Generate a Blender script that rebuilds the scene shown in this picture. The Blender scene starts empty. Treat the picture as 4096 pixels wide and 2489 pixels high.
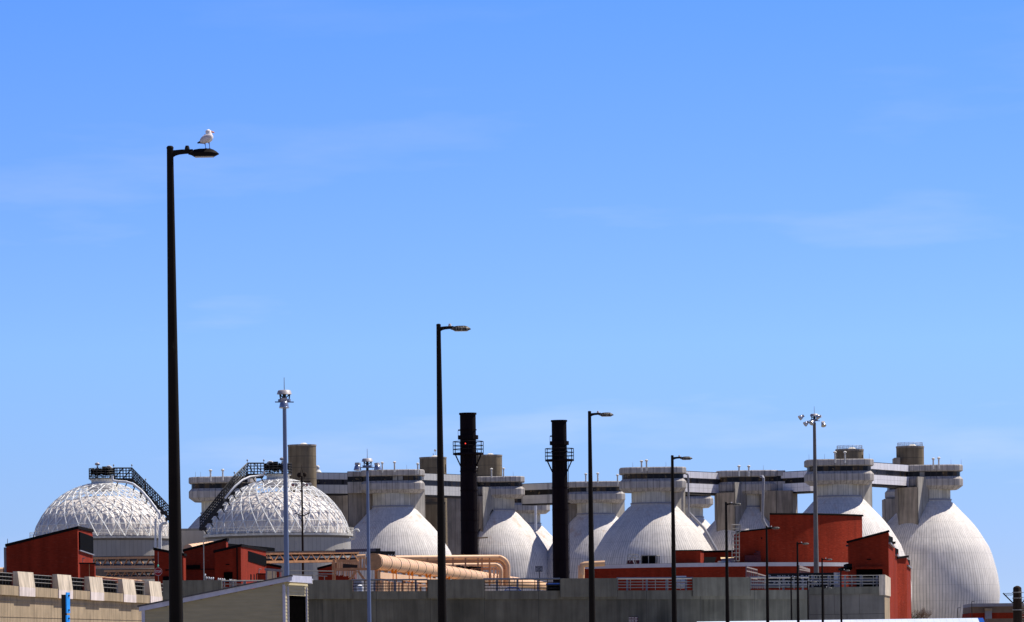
import bpy, bmesh, math, random
from mathutils import Vector, Matrix
rnd = random.Random(11)
C = bpy.context.scene.collection
R = math.radians
PI = math.pi
# ------------------------------------------------------------------ camera model (px of the 4096 x 2489 photograph <-> metres)
F, CX, CY, ROLL, ZC = 20000.0, 2048.0, 2716.0, R(0.75), 2.0
cr, sr = math.cos(ROLL), math.sin(ROLL)
def P(px, py, d):
    u, v = (px - CX) / F, (CY - py) / F
    return Vector((d * (u * cr + v * sr), d, ZC + d * (-u * sr + v * cr)))
def S(n, d): return n * d / F
GZ = 10.0          # height of the plant terrace
# ------------------------------------------------------------------ mesh builder
class MB:
    def __init__(s): s.v, s.f, s.uv, s.mi = [], [], [], []
    def face(s, pts, uv=None, mi=0):
        n = len(s.v); s.v += [Vector(p) for p in pts]
        s.f.append(tuple(range(n, n + len(pts)))); s.uv.append(uv); s.mi.append(mi)
    def mesh(s, vs, fs, uvs=None, mi=0):
        n = len(s.v); s.v += [Vector(p) for p in vs]
        for i, f in enumerate(fs):
            s.f.append(tuple(n + k for k in f)); s.uv.append(uvs[i] if uvs else None); s.mi.append(mi)
    def box(s, a, b, mi=0):
        x0, y0, z0 = a; x1, y1, z1 = b
        s.hexa([(x0,y0,z0),(x1,y0,z0),(x1,y1,z0),(x0,y1,z0)], [(x0,y0,z1),(x1,y0,z1),(x1,y1,z1),(x0,y1,z1)], mi)
    def hexa(s, lo, hi, mi=0):
        n = len(lo); fs = [tuple(range(n))[::-1], tuple(range(n, 2*n))]
        uv = [None, None]
        for i in range(n):
            j = (i + 1) % n; fs.append((i, j, n + j, n + i)); uv.append([(0,0),(1,0),(1,1),(0,1)])
        s.mesh(list(lo) + list(hi), fs, uv, mi)
    def prism(s, pts, vec, mi=0):
        vec = Vector(vec); s.hexa([Vector(p) for p in pts], [Vector(p) + vec for p in pts], mi)
    def plan(s, pts, z0, z1, mi=0): s.hexa([(x, y, z0) for x, y in pts], [(x, y, z1) for x, y in pts], mi)
    def frame(s, p, q):
        t = (Vector(q) - Vector(p)).normalized()
        a = Vector((0,0,1)) if abs(t.z) < .95 else Vector((1,0,0))
        x = t.cross(a).normalized(); return x, x.cross(t).normalized()
    def tube(s, p, q, r0, r1=None, n=8, cap=True, mi=0):
        r1 = r0 if r1 is None else r1
        p, q = Vector(p), Vector(q); x, y = s.frame(p, q)
        c = [(math.cos(2*PI*i/n), math.sin(2*PI*i/n)) for i in range(n)]
        vs = [p + (x*a + y*b)*r0 for a, b in c] + [q + (x*a + y*b)*r1 for a, b in c]
        fs = [(i, (i+1) % n, n + (i+1) % n, n + i) for i in range(n)]
        if cap: fs += [tuple(range(n))[::-1], tuple(range(n, 2*n))]
        s.mesh(vs, fs, None, mi)
    def bar(s, p, q, w, h):
        p, q = Vector(p), Vector(q); x, y = s.frame(p, q); x, y = x*w/2, y*h/2
        s.mesh([p-x-y,p+x-y,p+x+y,p-x+y,q-x-y,q+x-y,q+x+y,q-x+y],
               [(0,3,2,1),(4,5,6,7),(0,1,5,4),(1,2,6,5),(2,3,7,6),(3,0,4,7)])
    def path(s, pts, rad, n=8, cap=True):
        pts = [Vector(p) for p in pts]; rs = rad if isinstance(rad, (list, tuple)) else [rad]*len(pts)
        up = None; vs = []
        for i, p in enumerate(pts):
            t = (pts[min(i+1, len(pts)-1)] - pts[max(i-1, 0)]).normalized()
            if up is None: up = s.frame(p, p + t)[1]
            x = t.cross(up).normalized(); up = x.cross(t).normalized()
            vs += [p + (x*math.cos(2*PI*k/n) + up*math.sin(2*PI*k/n))*rs[i] for k in range(n)]
        fs = []
        for i in range(len(pts)-1):
            for k in range(n): fs.append((i*n+k, i*n+(k+1) % n, (i+1)*n+(k+1) % n, (i+1)*n+k))
        if cap: fs += [tuple(range(n))[::-1], tuple((len(pts)-1)*n+k for k in range(n))]
        s.mesh(vs, fs)
    def lathe(s, c, prof, n=32, a0=0, a1=2*PI, capt=False, capb=False, mi=0):
        c = Vector(c); full = abs(a1 - a0 - 2*PI) < 1e-6; m = n if full else n + 1
        vs = [c + Vector((r*math.cos(a0+(a1-a0)*i/n), r*math.sin(a0+(a1-a0)*i/n), z)) for r, z in prof for i in range(m)]
        fs, uv = [], []
        for k in range(len(prof)-1):
            for i in range(n):
                j = (i+1) % m; fs.append((k*m+i, k*m+j, (k+1)*m+j, (k+1)*m+i)); uv.append([(0,0),(1,0),(1,1),(0,1)])
        if capb: fs.append(tuple(range(m))[::-1]); uv.append(None)
        if capt: fs.append(tuple((len(prof)-1)*m+i for i in range(m))); uv.append(None)
        s.mesh(vs, fs, uv, mi)
    def rings(s, rows, capt=True, capb=True, mi=None):      # rows: lists of equally many points, bottom to top
        n = len(rows[0]); vs = [p for r in rows for p in r]; b = len(s.v); s.v += [Vector(p) for p in vs]
        for k in range(len(rows)-1):
            for i in range(n):
                j = (i+1) % n; s.f.append((b+k*n+i, b+k*n+j, b+(k+1)*n+j, b+(k+1)*n+i))
                s.uv.append([(0,0),(1,0),(1,1),(0,1)]); s.mi.append(mi(i) if mi else 0)
        if capb: s.f.append(tuple(b+i for i in range(n))[::-1]); s.uv.append(None); s.mi.append(0)
        if capt: s.f.append(tuple(b+(len(rows)-1)*n+i for i in range(n))); s.uv.append(None); s.mi.append(0)
    def ball(s, c, rx, ry, rz, rot=None, n=12, m=8):
        c = Vector(c); vs, fs = [], []
        for k in range(m+1):
            for i in range(n):
                p = Vector((rx*math.sin(PI*k/m)*math.cos(2*PI*i/n), ry*math.sin(PI*k/m)*math.sin(2*PI*i/n), rz*math.cos(PI*k/m)))
                vs.append(c + (rot @ p if rot else p))
        for k in range(m):
            for i in range(n): fs.append((k*n+i, k*n+(i+1) % n, (k+1)*n+(i+1) % n, (k+1)*n+i))
        s.mesh(vs, fs)
    def build(s, name, mat, parent=None, smooth=None, org=None):
        o0 = ORG[parent.name] if parent else (Vector(org) if org is not None else Vector((0,0,0)))
        me = bpy.data.meshes.new(name); me.from_pydata([v - o0 for v in s.v], [], s.f)
        for m in (mat if isinstance(mat, (list, tuple)) else [mat]): me.materials.append(m)
        uvl = me.uv_layers.new(name='uv')
        for p, uv, mi in zip(me.polygons, s.uv, s.mi):
            p.material_index = mi
            for k, li in enumerate(p.loop_indices): uvl.data[li].uv = uv[k] if uv else (.5, .5)
        bm = bmesh.new(); bm.from_mesh(me); bmesh.ops.remove_doubles(bm, verts=bm.verts, dist=1e-4)
        bmesh.ops.recalc_face_normals(bm, faces=bm.faces); bm.to_mesh(me); bm.free()
        if smooth:
            for p in me.polygons: p.use_smooth = True
            me.set_sharp_from_angle(angle=R(smooth))
        o = bpy.data.objects.new(name, me); C.objects.link(o); ORG[o.name] = o0
        if parent: o.parent = parent
        else: o.location = o0
        return o
ORG = {}
def thing(name, label, cat, loc, group=None):
    o = bpy.data.objects.new(name, None); C.objects.link(o); o.location = loc; ORG[o.name] = Vector(loc)
    o.empty_display_size = .5
    return tag(o, label, cat, group)
def tag(o, label, cat, group=None):
    o['label'] = label; o['category'] = cat
    if group: o['group'] = group
    return o
def struct(o): o['kind'] = 'structure'; return o
def dup(root, loc, label):
    r = root.copy(); C.objects.link(r); r.location = loc; r['label'] = label; ORG[r.name] = Vector(loc)
    for ch in list(root.children):
        c = ch.copy(); C.objects.link(c); c.parent = r
        for g in list(ch.children):
            k = g.copy(); C.objects.link(k); k.parent = c
    return r
def text(name, body, size, loc, mat, parent, bold=0.0, sx=1.0):
    cu = bpy.data.curves.new(name, 'FONT'); cu.body = body; cu.size = size; cu.align_x = 'CENTER'; cu.align_y = 'CENTER'
    cu.extrude = .004; cu.offset = bold; cu.materials.append(mat)
    o = bpy.data.objects.new(name, cu); C.objects.link(o); o.parent = parent
    dg = bpy.context.evaluated_depsgraph_get(); me = bpy.data.meshes.new_from_object(o.evaluated_get(dg)); bpy.data.objects.remove(o)
    me.transform(Matrix.Rotation(PI/2, 4, 'X') @ Matrix.Diagonal((sx, 1, 1, 1))); o = bpy.data.objects.new(name, me); C.objects.link(o); o.parent = parent
    o.location = Vector(loc) - ORG[parent.name]; ORG[o.name] = Vector(loc)
    return o
# ------------------------------------------------------------------ materials
def srgb(*c):
    return tuple((x/255/12.92 if x/255 <= .04045 else ((x/255+.055)/1.055)**2.4) for x in c)
class NT:
    def __init__(s, name):
        s.m = bpy.data.materials.new(name); s.m.use_nodes = True; s.t = s.m.node_tree
        s.b = s.t.nodes['Principled BSDF']; s.tc = s.n('ShaderNodeTexCoord')
    def n(s, ty, **kw):
        o = s.t.nodes.new(ty)
        for k, v in kw.items(): setattr(o, k, v)
        return o
    def l(s, a, b): s.t.links.new(a, b)
    def math(s, op, a, b=None, c=None):
        o = s.n('ShaderNodeMath', operation=op)
        for i, x in enumerate((a, b, c)):
            if x is None: continue
            if isinstance(x, (int, float)): o.inputs[i].default_value = x
            else: s.l(x, o.inputs[i])
        return o.outputs[0]
    def noise(s, scale, det=4, vec=None, sc=(1,1,1), rough=.55):
        mp = s.n('ShaderNodeMapping'); s.l(vec if vec is not None else s.tc.outputs['Object'], mp.inputs['Vector'])
        mp.inputs['Scale'].default_value = sc
        o = s.n('ShaderNodeTexNoise'); o.inputs['Scale'].default_value = scale; o.inputs['Detail'].default_value = det
        o.inputs['Roughness'].default_value = rough; s.l(mp.outputs[0], o.inputs['Vector']); return o.outputs['Fac']
    def ramp(s, fac, stops):
        o = s.n('ShaderNodeValToRGB'); e = o.color_ramp.elements
        while len(e) < len(stops): e.new(.5)
        for k, (p, c) in zip(e, stops):
            k.position = p; k.color = (c, c, c, 1) if isinstance(c, (int, float)) else (*c, 1)
        s.l(fac, o.inputs[0]); return o.outputs[0]
    def mix(s, fac, a, b, mode='MIX'):
        o = s.n('ShaderNodeMix', data_type='RGBA', blend_type=mode)
        for i, x in ((0, fac), (6, a), (7, b)):
            if isinstance(x, (int, float)): o.inputs[i].default_value = x
            elif isinstance(x, tuple): o.inputs[i].default_value = (*x, 1)
            else: s.l(x, o.inputs[i])
        return o.outputs[2]
    def bump(s, h, st=.3, dist=.05):
        o = s.n('ShaderNodeBump'); o.inputs['Strength'].default_value = st; o.inputs['Distance'].default_value = dist
        s.l(h, o.inputs['Height']); s.l(o.outputs[0], s.b.inputs['Normal'])
    def out(s, col, rough=.8, metal=0.0, spec=.3):
        if isinstance(col, tuple): s.b.inputs['Base Color'].default_value = (*col, 1)
        else: s.l(col, s.b.inputs['Base Color'])
        s.b.inputs['Roughness'].default_value = rough; s.b.inputs['Metallic'].default_value = metal
        s.b.inputs['Specular IOR Level'].default_value = spec
        return s.m
    def edge(s, wu, wv=0.0):                       # 1 on a panel's joints, read from its own uv
        sp = s.n('ShaderNodeSeparateXYZ'); s.l(s.tc.outputs['UV'], sp.inputs[0]); r = None
        for k, w in ((0, wu), (1, wv)):
            if w <= 0: continue
            a = s.math('ABSOLUTE', s.math('SUBTRACT', sp.outputs[k], .5)); a = s.math('GREATER_THAN', a, .5 - w)
            r = a if r is None else s.math('MAXIMUM', r, a)
        return r
def plain(name, col, rough=.7, metal=0.0, var=.18, scale=3.0, spec=.3, bump=0.0, sc=(1,1,1)):
    t = NT(name); f = t.noise(scale, 5, sc=sc); k = t.ramp(f, [(.3, 1-var), (.7, 1+var)])
    if bump: t.bump(f, bump, .02)
    return t.out(t.mix(1.0, col, k, 'MULTIPLY'), rough, metal, spec)
def concrete(name, col, streak=.35, scale=.6, joint=0.0, jv=0.0, rough=.9, stains=0.0):
    t = NT(name)
    a = t.ramp(t.noise(scale, 6), [(.3, .82), (.7, 1.12)])
    b = t.ramp(t.noise(scale*2.2, 4, sc=(1.6, 1.6, .12)), [(.35, 1-streak), (.62, 1.05)])
    c = t.mix(1.0, t.mix(1.0, col, a, 'MULTIPLY'), b, 'MULTIPLY')
    if stains:
        mk = t.ramp(t.noise(.07, 2, sc=(1, 1, .2)), [(.38, 0.0), (.52, 1.0)])
        s_ = t.ramp(t.noise(.8, 5, sc=(1.0, 1.0, .03), rough=.7), [(.44, 1.0), (.58, 1-stains)])
        c = t.mix(mk, c, t.mix(1.0, c, s_, 'MULTIPLY'))
        c = t.mix(1.0, c, t.ramp(t.noise(.23, 6, sc=(1, 1, 1.4)), [(.32, .8), (.68, 1.16)]), 'MULTIPLY')
    if joint: c = t.mix(t.math('MULTIPLY', t.edge(joint, jv), .78), c, (.05, .048, .045))
    t.bump(t.noise(scale*6, 5), .25, .03)
    return t.out(c, rough, 0, .2)
def eggmat():
    t = NT('digester cladding'); sp = t.n('ShaderNodeSeparateXYZ'); t.l(t.tc.outputs['Object'], sp.inputs[0])
    x, y, z = sp.outputs
    a = t.math('MULTIPLY', t.math('ARCTAN2', y, x), 136/(2*PI))
    fr = t.math('ABSOLUTE', t.math('SUBTRACT', t.math('FRACT', t.math('ADD', a, 500.0)), .5))
    seam = t.math('GREATER_THAN', fr, .42)
    hz = t.math('GREATER_THAN', t.math('ABSOLUTE', t.math('SUBTRACT', t.math('FRACT', t.math('MULTIPLY', z, 1/3.1)), .5)), .488)
    base = t.mix(t.noise(.35, 5), srgb(222,214,203), srgb(236,229,220))
    st = t.ramp(t.noise(1.2, 5, sc=(1.5,1.5,.14)), [(.3, .84), (.65, 1.04)])
    c = t.mix(1.0, base, st, 'MULTIPLY')
    pan = t.n('ShaderNodeTexWhiteNoise', noise_dimensions='2D'); cb = t.n('ShaderNodeCombineXYZ')
    t.l(t.math('FLOOR', t.math('ADD', a, .0)), cb.inputs[0]); t.l(t.math('FLOOR', t.math('ADD', t.math('MULTIPLY', z, 1/3.1), .5)), cb.inputs[1]); t.l(cb.outputs[0], pan.inputs['Vector'])
    c = t.mix(1.0, c, t.ramp(pan.outputs['Value'], [(0, .93), (1, 1.04)]), 'MULTIPLY')
    # rust that has run down from the neck flashing
    gz = t.n('ShaderNodeMapRange'); t.l(z, gz.inputs[0]); gz.inputs[1].default_value = 20.5; gz.inputs[2].default_value = 25.5
    rn = t.ramp(t.noise(.5, 4, sc=(1,1,.6)), [(.57, 0.0), (.70, 1.0)])
    rf = t.math('MULTIPLY', t.math('MULTIPLY', gz.outputs[0], rn), .5)
    c = t.mix(rf, c, srgb(190,140,80))
    oi = t.n('ShaderNodeObjectInfo'); c = t.mix(1.0, c, t.ramp(oi.outputs['Random'], [(0, .90), (1, 1.02)]), 'MULTIPLY')
    c = t.mix(t.math('MULTIPLY', seam, .58), c, srgb(66,62,62)); c = t.mix(t.math('MULTIPLY', hz, .22), c, srgb(90,85,80))
    t.bump(t.math('MULTIPLY', t.ramp(fr, [(.40, 0.0), (.47, 1.0)]), 1.0), .28, .05)
    return t.out(c, .62, 0, .3)
def panelmat(name, col, j=.03, jv=0.0, dark=.65, rough=.5):
    t = NT(name); c = t.mix(1.0, col, t.ramp(t.noise(.8, 5, sc=(1,1,.3)), [(.3, .88), (.7, 1.06)]), 'MULTIPLY')
    c = t.mix(t.math('MULTIPLY', t.edge(j, jv), dark), c, (.05,.05,.055)); return t.out(c, rough, 0, .35)
def glassmat(name, col, frame=srgb(40,38,38)):
    t = NT(name); e = t.edge(.09, .07); c = t.mix(e, t.mix(t.noise(1.7, 3, sc=(1,1,.4)), tuple(x*.5 for x in col), tuple(x*1.5 for x in col)), frame)
    c = t.mix(t.math('MULTIPLY', t.math('SUBTRACT', 1.0, e), t.ramp(t.noise(1.1, 3, sc=(1,1,1.6)), [(.60, 0.0), (.66, .5)])), c, srgb(150,128,92))
    return t.out(c, .38, 0, .22)
def brickmat(name, col):
    t = NT(name); g = t.n('ShaderNodeNewGeometry')
    a = t.ramp(t.noise(2.0, 4, sc=(1,1,5)), [(.28, .74), (.72, 1.2)]); b = t.ramp(t.noise(.35, 5), [(.3, .85), (.7, 1.12)])
    e = t.ramp(t.noise(.8, 4, sc=(1.6,1.6,.10)), [(.32, .80), (.62, 1.06)])
    c = t.mix(1.0, t.mix(1.0, t.mix(1.0, col, a, 'MULTIPLY'), b, 'MULTIPLY'), e, 'MULTIPLY')
    w = t.ramp(t.noise(3.2, 4, sc=(.5,.5,4)), [(.60, 0.0), (.78, .16)])
    c = t.mix(w, c, srgb(196,150,130)); return t.out(c, .95, 0, .08)
def lampmat():
    t = NT('luminaire with droppings'); s_ = t.ramp(t.noise(14, 4, sc=(3.0, 1, .35)), [(.50, 0.0), (.62, 1.0)])
    sp = t.n('ShaderNodeSeparateXYZ'); t.l(t.tc.outputs['Object'], sp.inputs[0])
    return t.out(t.mix(t.math('MULTIPLY', s_, .55), srgb(42,38,36), srgb(200,196,186)), .6, 0, .3)
M = dict(
    egg=eggmat(),
    conc=concrete('weathered concrete', srgb(158,147,134), .38, .5, .025),
    concp=concrete('pale cast concrete', srgb(178,171,160), .34, .5, .022),
    tower=concrete('tower concrete', srgb(128,114,92), .25, .4, .012, .02),
    gal=concrete('gallery concrete', srgb(184,177,170), .30, .6, .034),
    neck=concrete('neck concrete', srgb(205,199,184), .18, .5, .03),
    wall=concrete('stained retaining concrete', srgb(114,110,96), .28, .45, .004, .006, .95, .5),
    wallp=concrete('parapet concrete', srgb(120,116,102), .25, .7, .006),
    wallc=concrete('clean block concrete', srgb(126,121,112), .16, .5, .008, .012),
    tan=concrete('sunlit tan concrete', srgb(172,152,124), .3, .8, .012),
    tanp=concrete('pilaster concrete', srgb(214,198,176), .35, .9),
    pfoot=concrete('bleached concrete', srgb(226,212,204), .2, .9),
    panel=panelmat('bridge cladding', srgb(236,233,235), .018, .02),
    ribp=panelmat('ribbed bridge cladding', srgb(206,203,196), .05, .02, .35),
    greyp=panelmat('grey service cladding', srgb(160,155,150), .006, .02, .5),
    tank=panelmat('gas holder cladding', srgb(172,166,156), .035, 0, .42),
    glass=glassmat('dark band glazing', srgb(22,20,22)), glassb=glassmat('brown lit interior glazing', srgb(70,56,38)),
    glassw=glassmat('pale blind glazing', srgb(150,146,138)), glassg=glassmat('grey bridge glazing', srgb(56,54,58), srgb(66,64,66)),
    black=plain('black painted steel', srgb(30,27,26), .55, 0, .25, 4),
    pole=plain('dark bronze pole paint', srgb(27,22,19), .75, 0, .2, 2, .1),
    stack=plain('dark brown stack steel', srgb(23,16,20), .85, 0, .22, 1.5, .08, sc=(1,1,.3)),
    stackl=plain('stack plate seam', srgb(24,16,18), .9, 0, .2, 2, .05),
    galv=plain('galvanized mast steel', srgb(104,118,150), .55, .15, .14, 3, .4, sc=(1,1,.2)),
    galv2=plain('weathered mast steel', srgb(108,104,100), .6, .1, .2, 3, .4, sc=(1,1,.2)),
    alu=plain('spun aluminium', srgb(176,181,192), .28, .75, .08, 3, .5),
    cover=plain('lamp ring cover', srgb(176,170,170), .5, .2, .1, 3),
    white=plain('white paint', srgb(226,226,226), .55, 0, .1, 3),
    frame=plain('white tubular frame', srgb(228,228,224), .5, 0, .08, 3),
    memb=plain('white gas membrane', srgb(220,212,204), .5, 0, .06, .6, .35),
    flange=plain('weathered white flange', srgb(212,208,198), .7, 0, .22, 2),
    rail=plain('galvanized railing', srgb(150,146,138), .5, .2, .15, 4),
    darkrail=plain('dark steel cage', srgb(44,42,42), .6, 0, .3, 4),
    brick=brickmat('red brick', (.275,.031,.013)),
    coping=plain('dark roof edge metal', srgb(26,23,23), .9, 0, .2, 2, .03),
    louver=plain('dark louver', srgb(15,15,16), .9, 0, .25, 3, .02, sc=(6,6,.3)),
    fascia=panelmat('white fascia', srgb(206,203,205), .006, 0, .3),
    peach=plain('peach pipe jacket', srgb(230,184,138), .5, 0, .1, 1.2, .35),
    tansteel=plain('tan painted steel', srgb(196,142,98), .65, 0, .22, 2),
    orange=plain('orange pipe shoe paint', srgb(228,134,22), .6, 0, .15, 3),
    band=plain('dark pipe band', srgb(58,46,40), .7, 0, .2, 3),
    wood=plain('creosoted wood', srgb(54,44,36), .9, 0, .35, 5, .1, .3, (3,3,.3)),
    siding=plain('olive clapboard', srgb(178,166,134), .85, 0, .1, 4, .15, 0, (.4,.4,3)),
    trim=plain('white trim', srgb(188,188,204), .6, 0, .12, 5),
    shingle=plain('grey roof shingle', srgb(86,84,86), .95, 0, .3, 9),
    blue=plain('bright blue paint', srgb(40,160,255), .5, 0, .12, 6),
    red=plain('sign red', srgb(150,16,22), .5, 0, .08, 3), signw=plain('sign white', srgb(214,210,206), .5, 0, .06, 3),
    signk=plain('sign black', srgb(26,24,26), .6), teal=plain('teal beacon lens', srgb(60,200,170), .3, 0, .08, 3),
    maroon=plain('maroon notice', srgb(74,14,26), .6), grey=plain('grey painted metal', srgb(138,138,146), .6, 0, .12, 2),
    grill=plain('slatted fence timber', srgb(146,132,128), .8, 0, .22, 5), roofw=panelmat('white metal roof', srgb(206,216,232), .03, 0, .22),
    bird=plain('white feathers', srgb(240,234,232), .8, 0, .06, 18), wing=plain('grey wing feathers', srgb(206,198,202), .8, 0, .14, 24),
    dark=plain('black wing tips', srgb(26,22,24), .8), bill=plain('orange bill', srgb(216,128,52), .45), legm=plain('flesh legs', srgb(120,96,110), .6),
    lens=plain('lamp lens glass', srgb(150,146,140), .2, 0, .1, 5, .6), lamp=lampmat(), cell=plain('pale photocell cap', srgb(214,206,200), .5),
    soil=plain('terrace gravel', srgb(122,116,106), .95, 0, .25, .08, .1), pale_lot=plain('pale_lot', srgb(138,129,110), .95, 0, .2, .1, .1),
    twig=plain('bare twigs', srgb(120,96,78), .9, 0, .3, 5), bushy=plain('dark low leaves', srgb(52,56,40), .9, 0, .35, 3),
    carp=plain('blue car paint', srgb(34,84,170), .25, .1, .06, 2, .6), tanp2=plain('tan skylight panel', srgb(226,196,150), .6, 0, .1, 2),
    door=plain('dark doorway', srgb(7,6,6), 1.0, 0, .3, 6, 0.0), brown=plain('brown cladding', srgb(118,100,84), .8, 0, .12, 1.5),  # door: near-black set for the darkness inside the shed doorway
    rust=plain('rusted steel', srgb(150,96,52), .9, 0, .35, 6),
)
em = bpy.data.materials.new('red beacon glow'); em.use_nodes = True
b_ = em.node_tree.nodes['Principled BSDF']; b_.inputs['Base Color'].default_value = (.5,.02,.02,1)
b_.inputs['Emission Color'].default_value = (1,.06,.04,1); b_.inputs['Emission Strength'].default_value = 1.2
M['beacon'] = em
# ------------------------------------------------------------------ ground
g = MB(); n = 24
for i in range(n):
    for j in range(n):
        x0, x1 = -6000 + 500*i, -5500 + 500*i; y0, y1 = -400 + 400*j, 400*j
        g.face([(x0,y0,0),(x1,y0,0),(x1,y1,0),(x0,y1,0)])
struct(g.build('ground', M['pale_lot']))  # unseen foreground lot, paled to bounce warm light onto wall and shed
t = MB(); t.box((-160, 505, -.5), (36, 620, GZ)); t.box((-160, 620.01, -.5), (38, 1700, GZ)); t.box((38.01, 700, -.5), (400, 1700, 6.5)); t.box((-160, 400, -.5), (-50, 504.9, GZ))
struct(t.build('terrace', M['soil']))
# ------------------------------------------------------------------ egg digesters
EP = [(0,.3125),(.03,.322),(.057,.36),(.115,.415),(.18,.473),(.26,.552),(.341,.625),(.43,.695),(.53,.758),(.61,.808),(.682,.852),(.79,.894),
      (.909,.928),(1.0,.953),(1.1,.975),(1.19,.988),(1.27,.998),(1.38,1.0),(1.487,.989),(1.6,.965),(1.72,.93),(1.85,.88),(1.98,.82),(2.1,.75),(2.25,.66),(2.4,.56)]
RE = 13.7
def rrect(a, b, r, ax, ay, z, nf, nd, nc=4):
    pts = []
    cs = [(a-r, -(b-r), -PI/2), (a-r, b-r, 0), (-(a-r), b-r, PI/2), (-(a-r), -(b-r), PI)]
    flats = [nf, nd, nf, nd]
    for k in range(4):
        px_, py_ = cs[k-1][0], cs[k-1][1]
        cx, cy, a0 = cs[k]
        st = (cx + r*math.cos(a0), cy + r*math.sin(a0))
        pv = cs[k-1]; en = (pv[0] + r*math.cos(pv[2]+PI/2), pv[1] + r*math.sin(pv[2]+PI/2))
        for q in range(1, flats[k]): f = q/flats[k]; pts.append((en[0] + (st[0]-en[0])*f, en[1] + (st[1]-en[1])*f))
        for q in range(nc+1): an = a0 + PI/2*q/nc; pts.append((cx + r*math.cos(an), cy + r*math.sin(an)))
    return [Vector((ax + x, ay + y, z)) for x, y in pts]
def vent(root, px, py, d, h=1.35, r=.17):
    p = P(px, py, d)
    b = MB(); b.tube(p - Vector((0,0,h+.6)), p, r, r, 10); v = b.build('roof_vent', M['flange'], root, 40)
    c = MB(); c.lathe(p, [(r*1.15,-.12),(r*2.0,.02),(r*1.9,.14),(r*1.0,.27),(.02,.3)], 12, capb=True); c.build('vent_cap', M['flange'], v, 40)
EGGS = 'egg shaped digesters'
def digester(px, ynb, d, label, hn=2.25, piers=(), vents=(), wide=(6.56, 5.3), rods=()):
    nb = P(px, ynb, d); ax, ay, zn = nb
    base = Vector((ax, ay, GZ-.1)); root = thing('egg_digester', label, 'digester', base, EGGS)
    prof = [(RE*r, zn - RE*y) for y, r in EP if zn - RE*y > 4][::-1]
    s_ = MB(); s_.lathe((ax, ay, 0), prof, 136); s_.build('shell', M['egg'], root, 60)
    k = MB(); k.lathe((ax, ay, 0), [(RE*.3125+.18, zn-.12), (RE*.3125+.18, zn+.14), (RE*.3125, zn+.14)], 48); k.build('flashing', M['grey'], root, 40)
    k = MB(); k.lathe((ax, ay, 0), [(RE*.309, zn+.1), (RE*.309, zn+hn+.3)], 26); k.build('neck', M['neck'], root)
    z0 = zn + hn; a, b = wide; nf, nd = round((2*a-6.4)/1.2), round((2*b-6.4)/1.2); row = lambda ins, z: rrect(a-ins, b-ins, 3.2-ins, ax, ay, z0+z, nf, nd)
    m = MB(); m.rings([row(.95,.0), row(.12,.62), row(0,.72), row(0,1.95), row(.06,2.05), row(.5,2.5)]); m.build('gallery', M['gal'], root)
    w = MB(); w.rings([row(.55,2.49), row(.55,3.46)], False, False, mi=lambda i: rnd.choices((0,1,2), (6,4,.5))[0])
    w.build('window_band', [M['glass'], M['glassb'], M['glassw']], root)
    m = MB(); m.rings([row(.5,3.45), row(.12,3.55), row(0,3.64), row(0,4.62), row(.14,4.78), row(.5,4.80)]); m.build('parapet', M['gal'], root)
    for pl, zt, mat in piers:
        q = MB(); q.plan([(ax+x, ay-y) for x, y in pl], GZ, z0 + zt if zt < 20 else zt); q.build('pier', M[mat], root)
    for v in vents: vent(root, *v)
    for rx in rods:
        q = MB(); tp = Vector((ax+rx, ay-b+.5, z0+4.75)); q.tube(tp, tp + Vector((0,0,1.0)), .035, .02, 5); q.build('lightning_rod', M['rail'], root)
    return root, z0, ax, ay
PL_A = [(-6.5,6.0),(-2.9,8.4),(-2.9,-3),(-6.5,-3)]
PL_B = [(-2.88,8.28),(-.3,4.2),(-.3,-3),(-2.88,-3)]
PL_R = [(3.6,2.2),(6.5,-2.4),(6.5,-5.5),(3.6,-5.5)]
PL_L = [(-9.4,-.8),(-3.4,-.8),(-3.4,-5),(-9.4,-5)]
LTYPE = [(PL_A, .3, 'conc'), (PL_B, 2.35, 'concp')]
RTYPE = [(PL_R, 1.9, 'concp')]
E = {}
E[1] = digester(892, 2053, 985, 'egg digester at the far left, mostly hidden behind the right gas dome', vents=[(842,1884,975),(891,1882,975)], rods=(-5,-4))
E[2] = digester(1573, 2027, 1035, 'large egg digester right of the domed gas holder, behind the slim blue mast', 2.7, [(PL_L, 2.2, 'conc'), (PL_R, 1.9, 'concp')], [(1529,1853,1028),(1578,1851,1028),(1671,1857,1028)], rods=(-4,3))
E[3] = digester(1983, 2041, 1120, 'egg digester standing between the two dark brown smokestacks', 2.6, LTYPE, [(1904,1871,1112),(1966,1878,1112),(2014,1876,1112)], rods=(4,))
E[4] = digester(2384, 2057, 1120, 'egg digester right of the second smokestack, overlapped by the bigger one beside it', 2.4, [([(-6.3,-.6),(-3.4,-.6),(-3.4,-5),(-6.3,-5)], 1.5, 'conc'), (PL_R, 1.9, 'concp')], [(2343,1898,1112),(2391,1896,1112),(2470,1902,1112)])
E[5] = digester(2612, 2015, 985, 'front egg digester with a grey pipe down its right slope, behind the lamp row', 2.25, RTYPE, [(2566,1847,978),(2586,1844,978)], rods=(-4,2.5))
E[6] = digester(2990, 2029, 1005, 'shaded egg digester framed by two concrete piers above the red brick drum', 2.4, LTYPE + [([(2.3,4.6),(5.4,7.2),(8.6,7.2),(9.9,3),(9.9,-3),(2.3,-3)], .6, 'conc')], [(2956,1867,998),(2995,1867,998)], (6.4,6.0), rods=(3,))
E[7] = digester(3357, 1987, 960, 'big egg digester directly behind the red brick drum and tall floodlight mast', 2.25, RTYPE, [(3340,1811,953),(3380,1811,953)], rods=(-6,-3,5.5))
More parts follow.
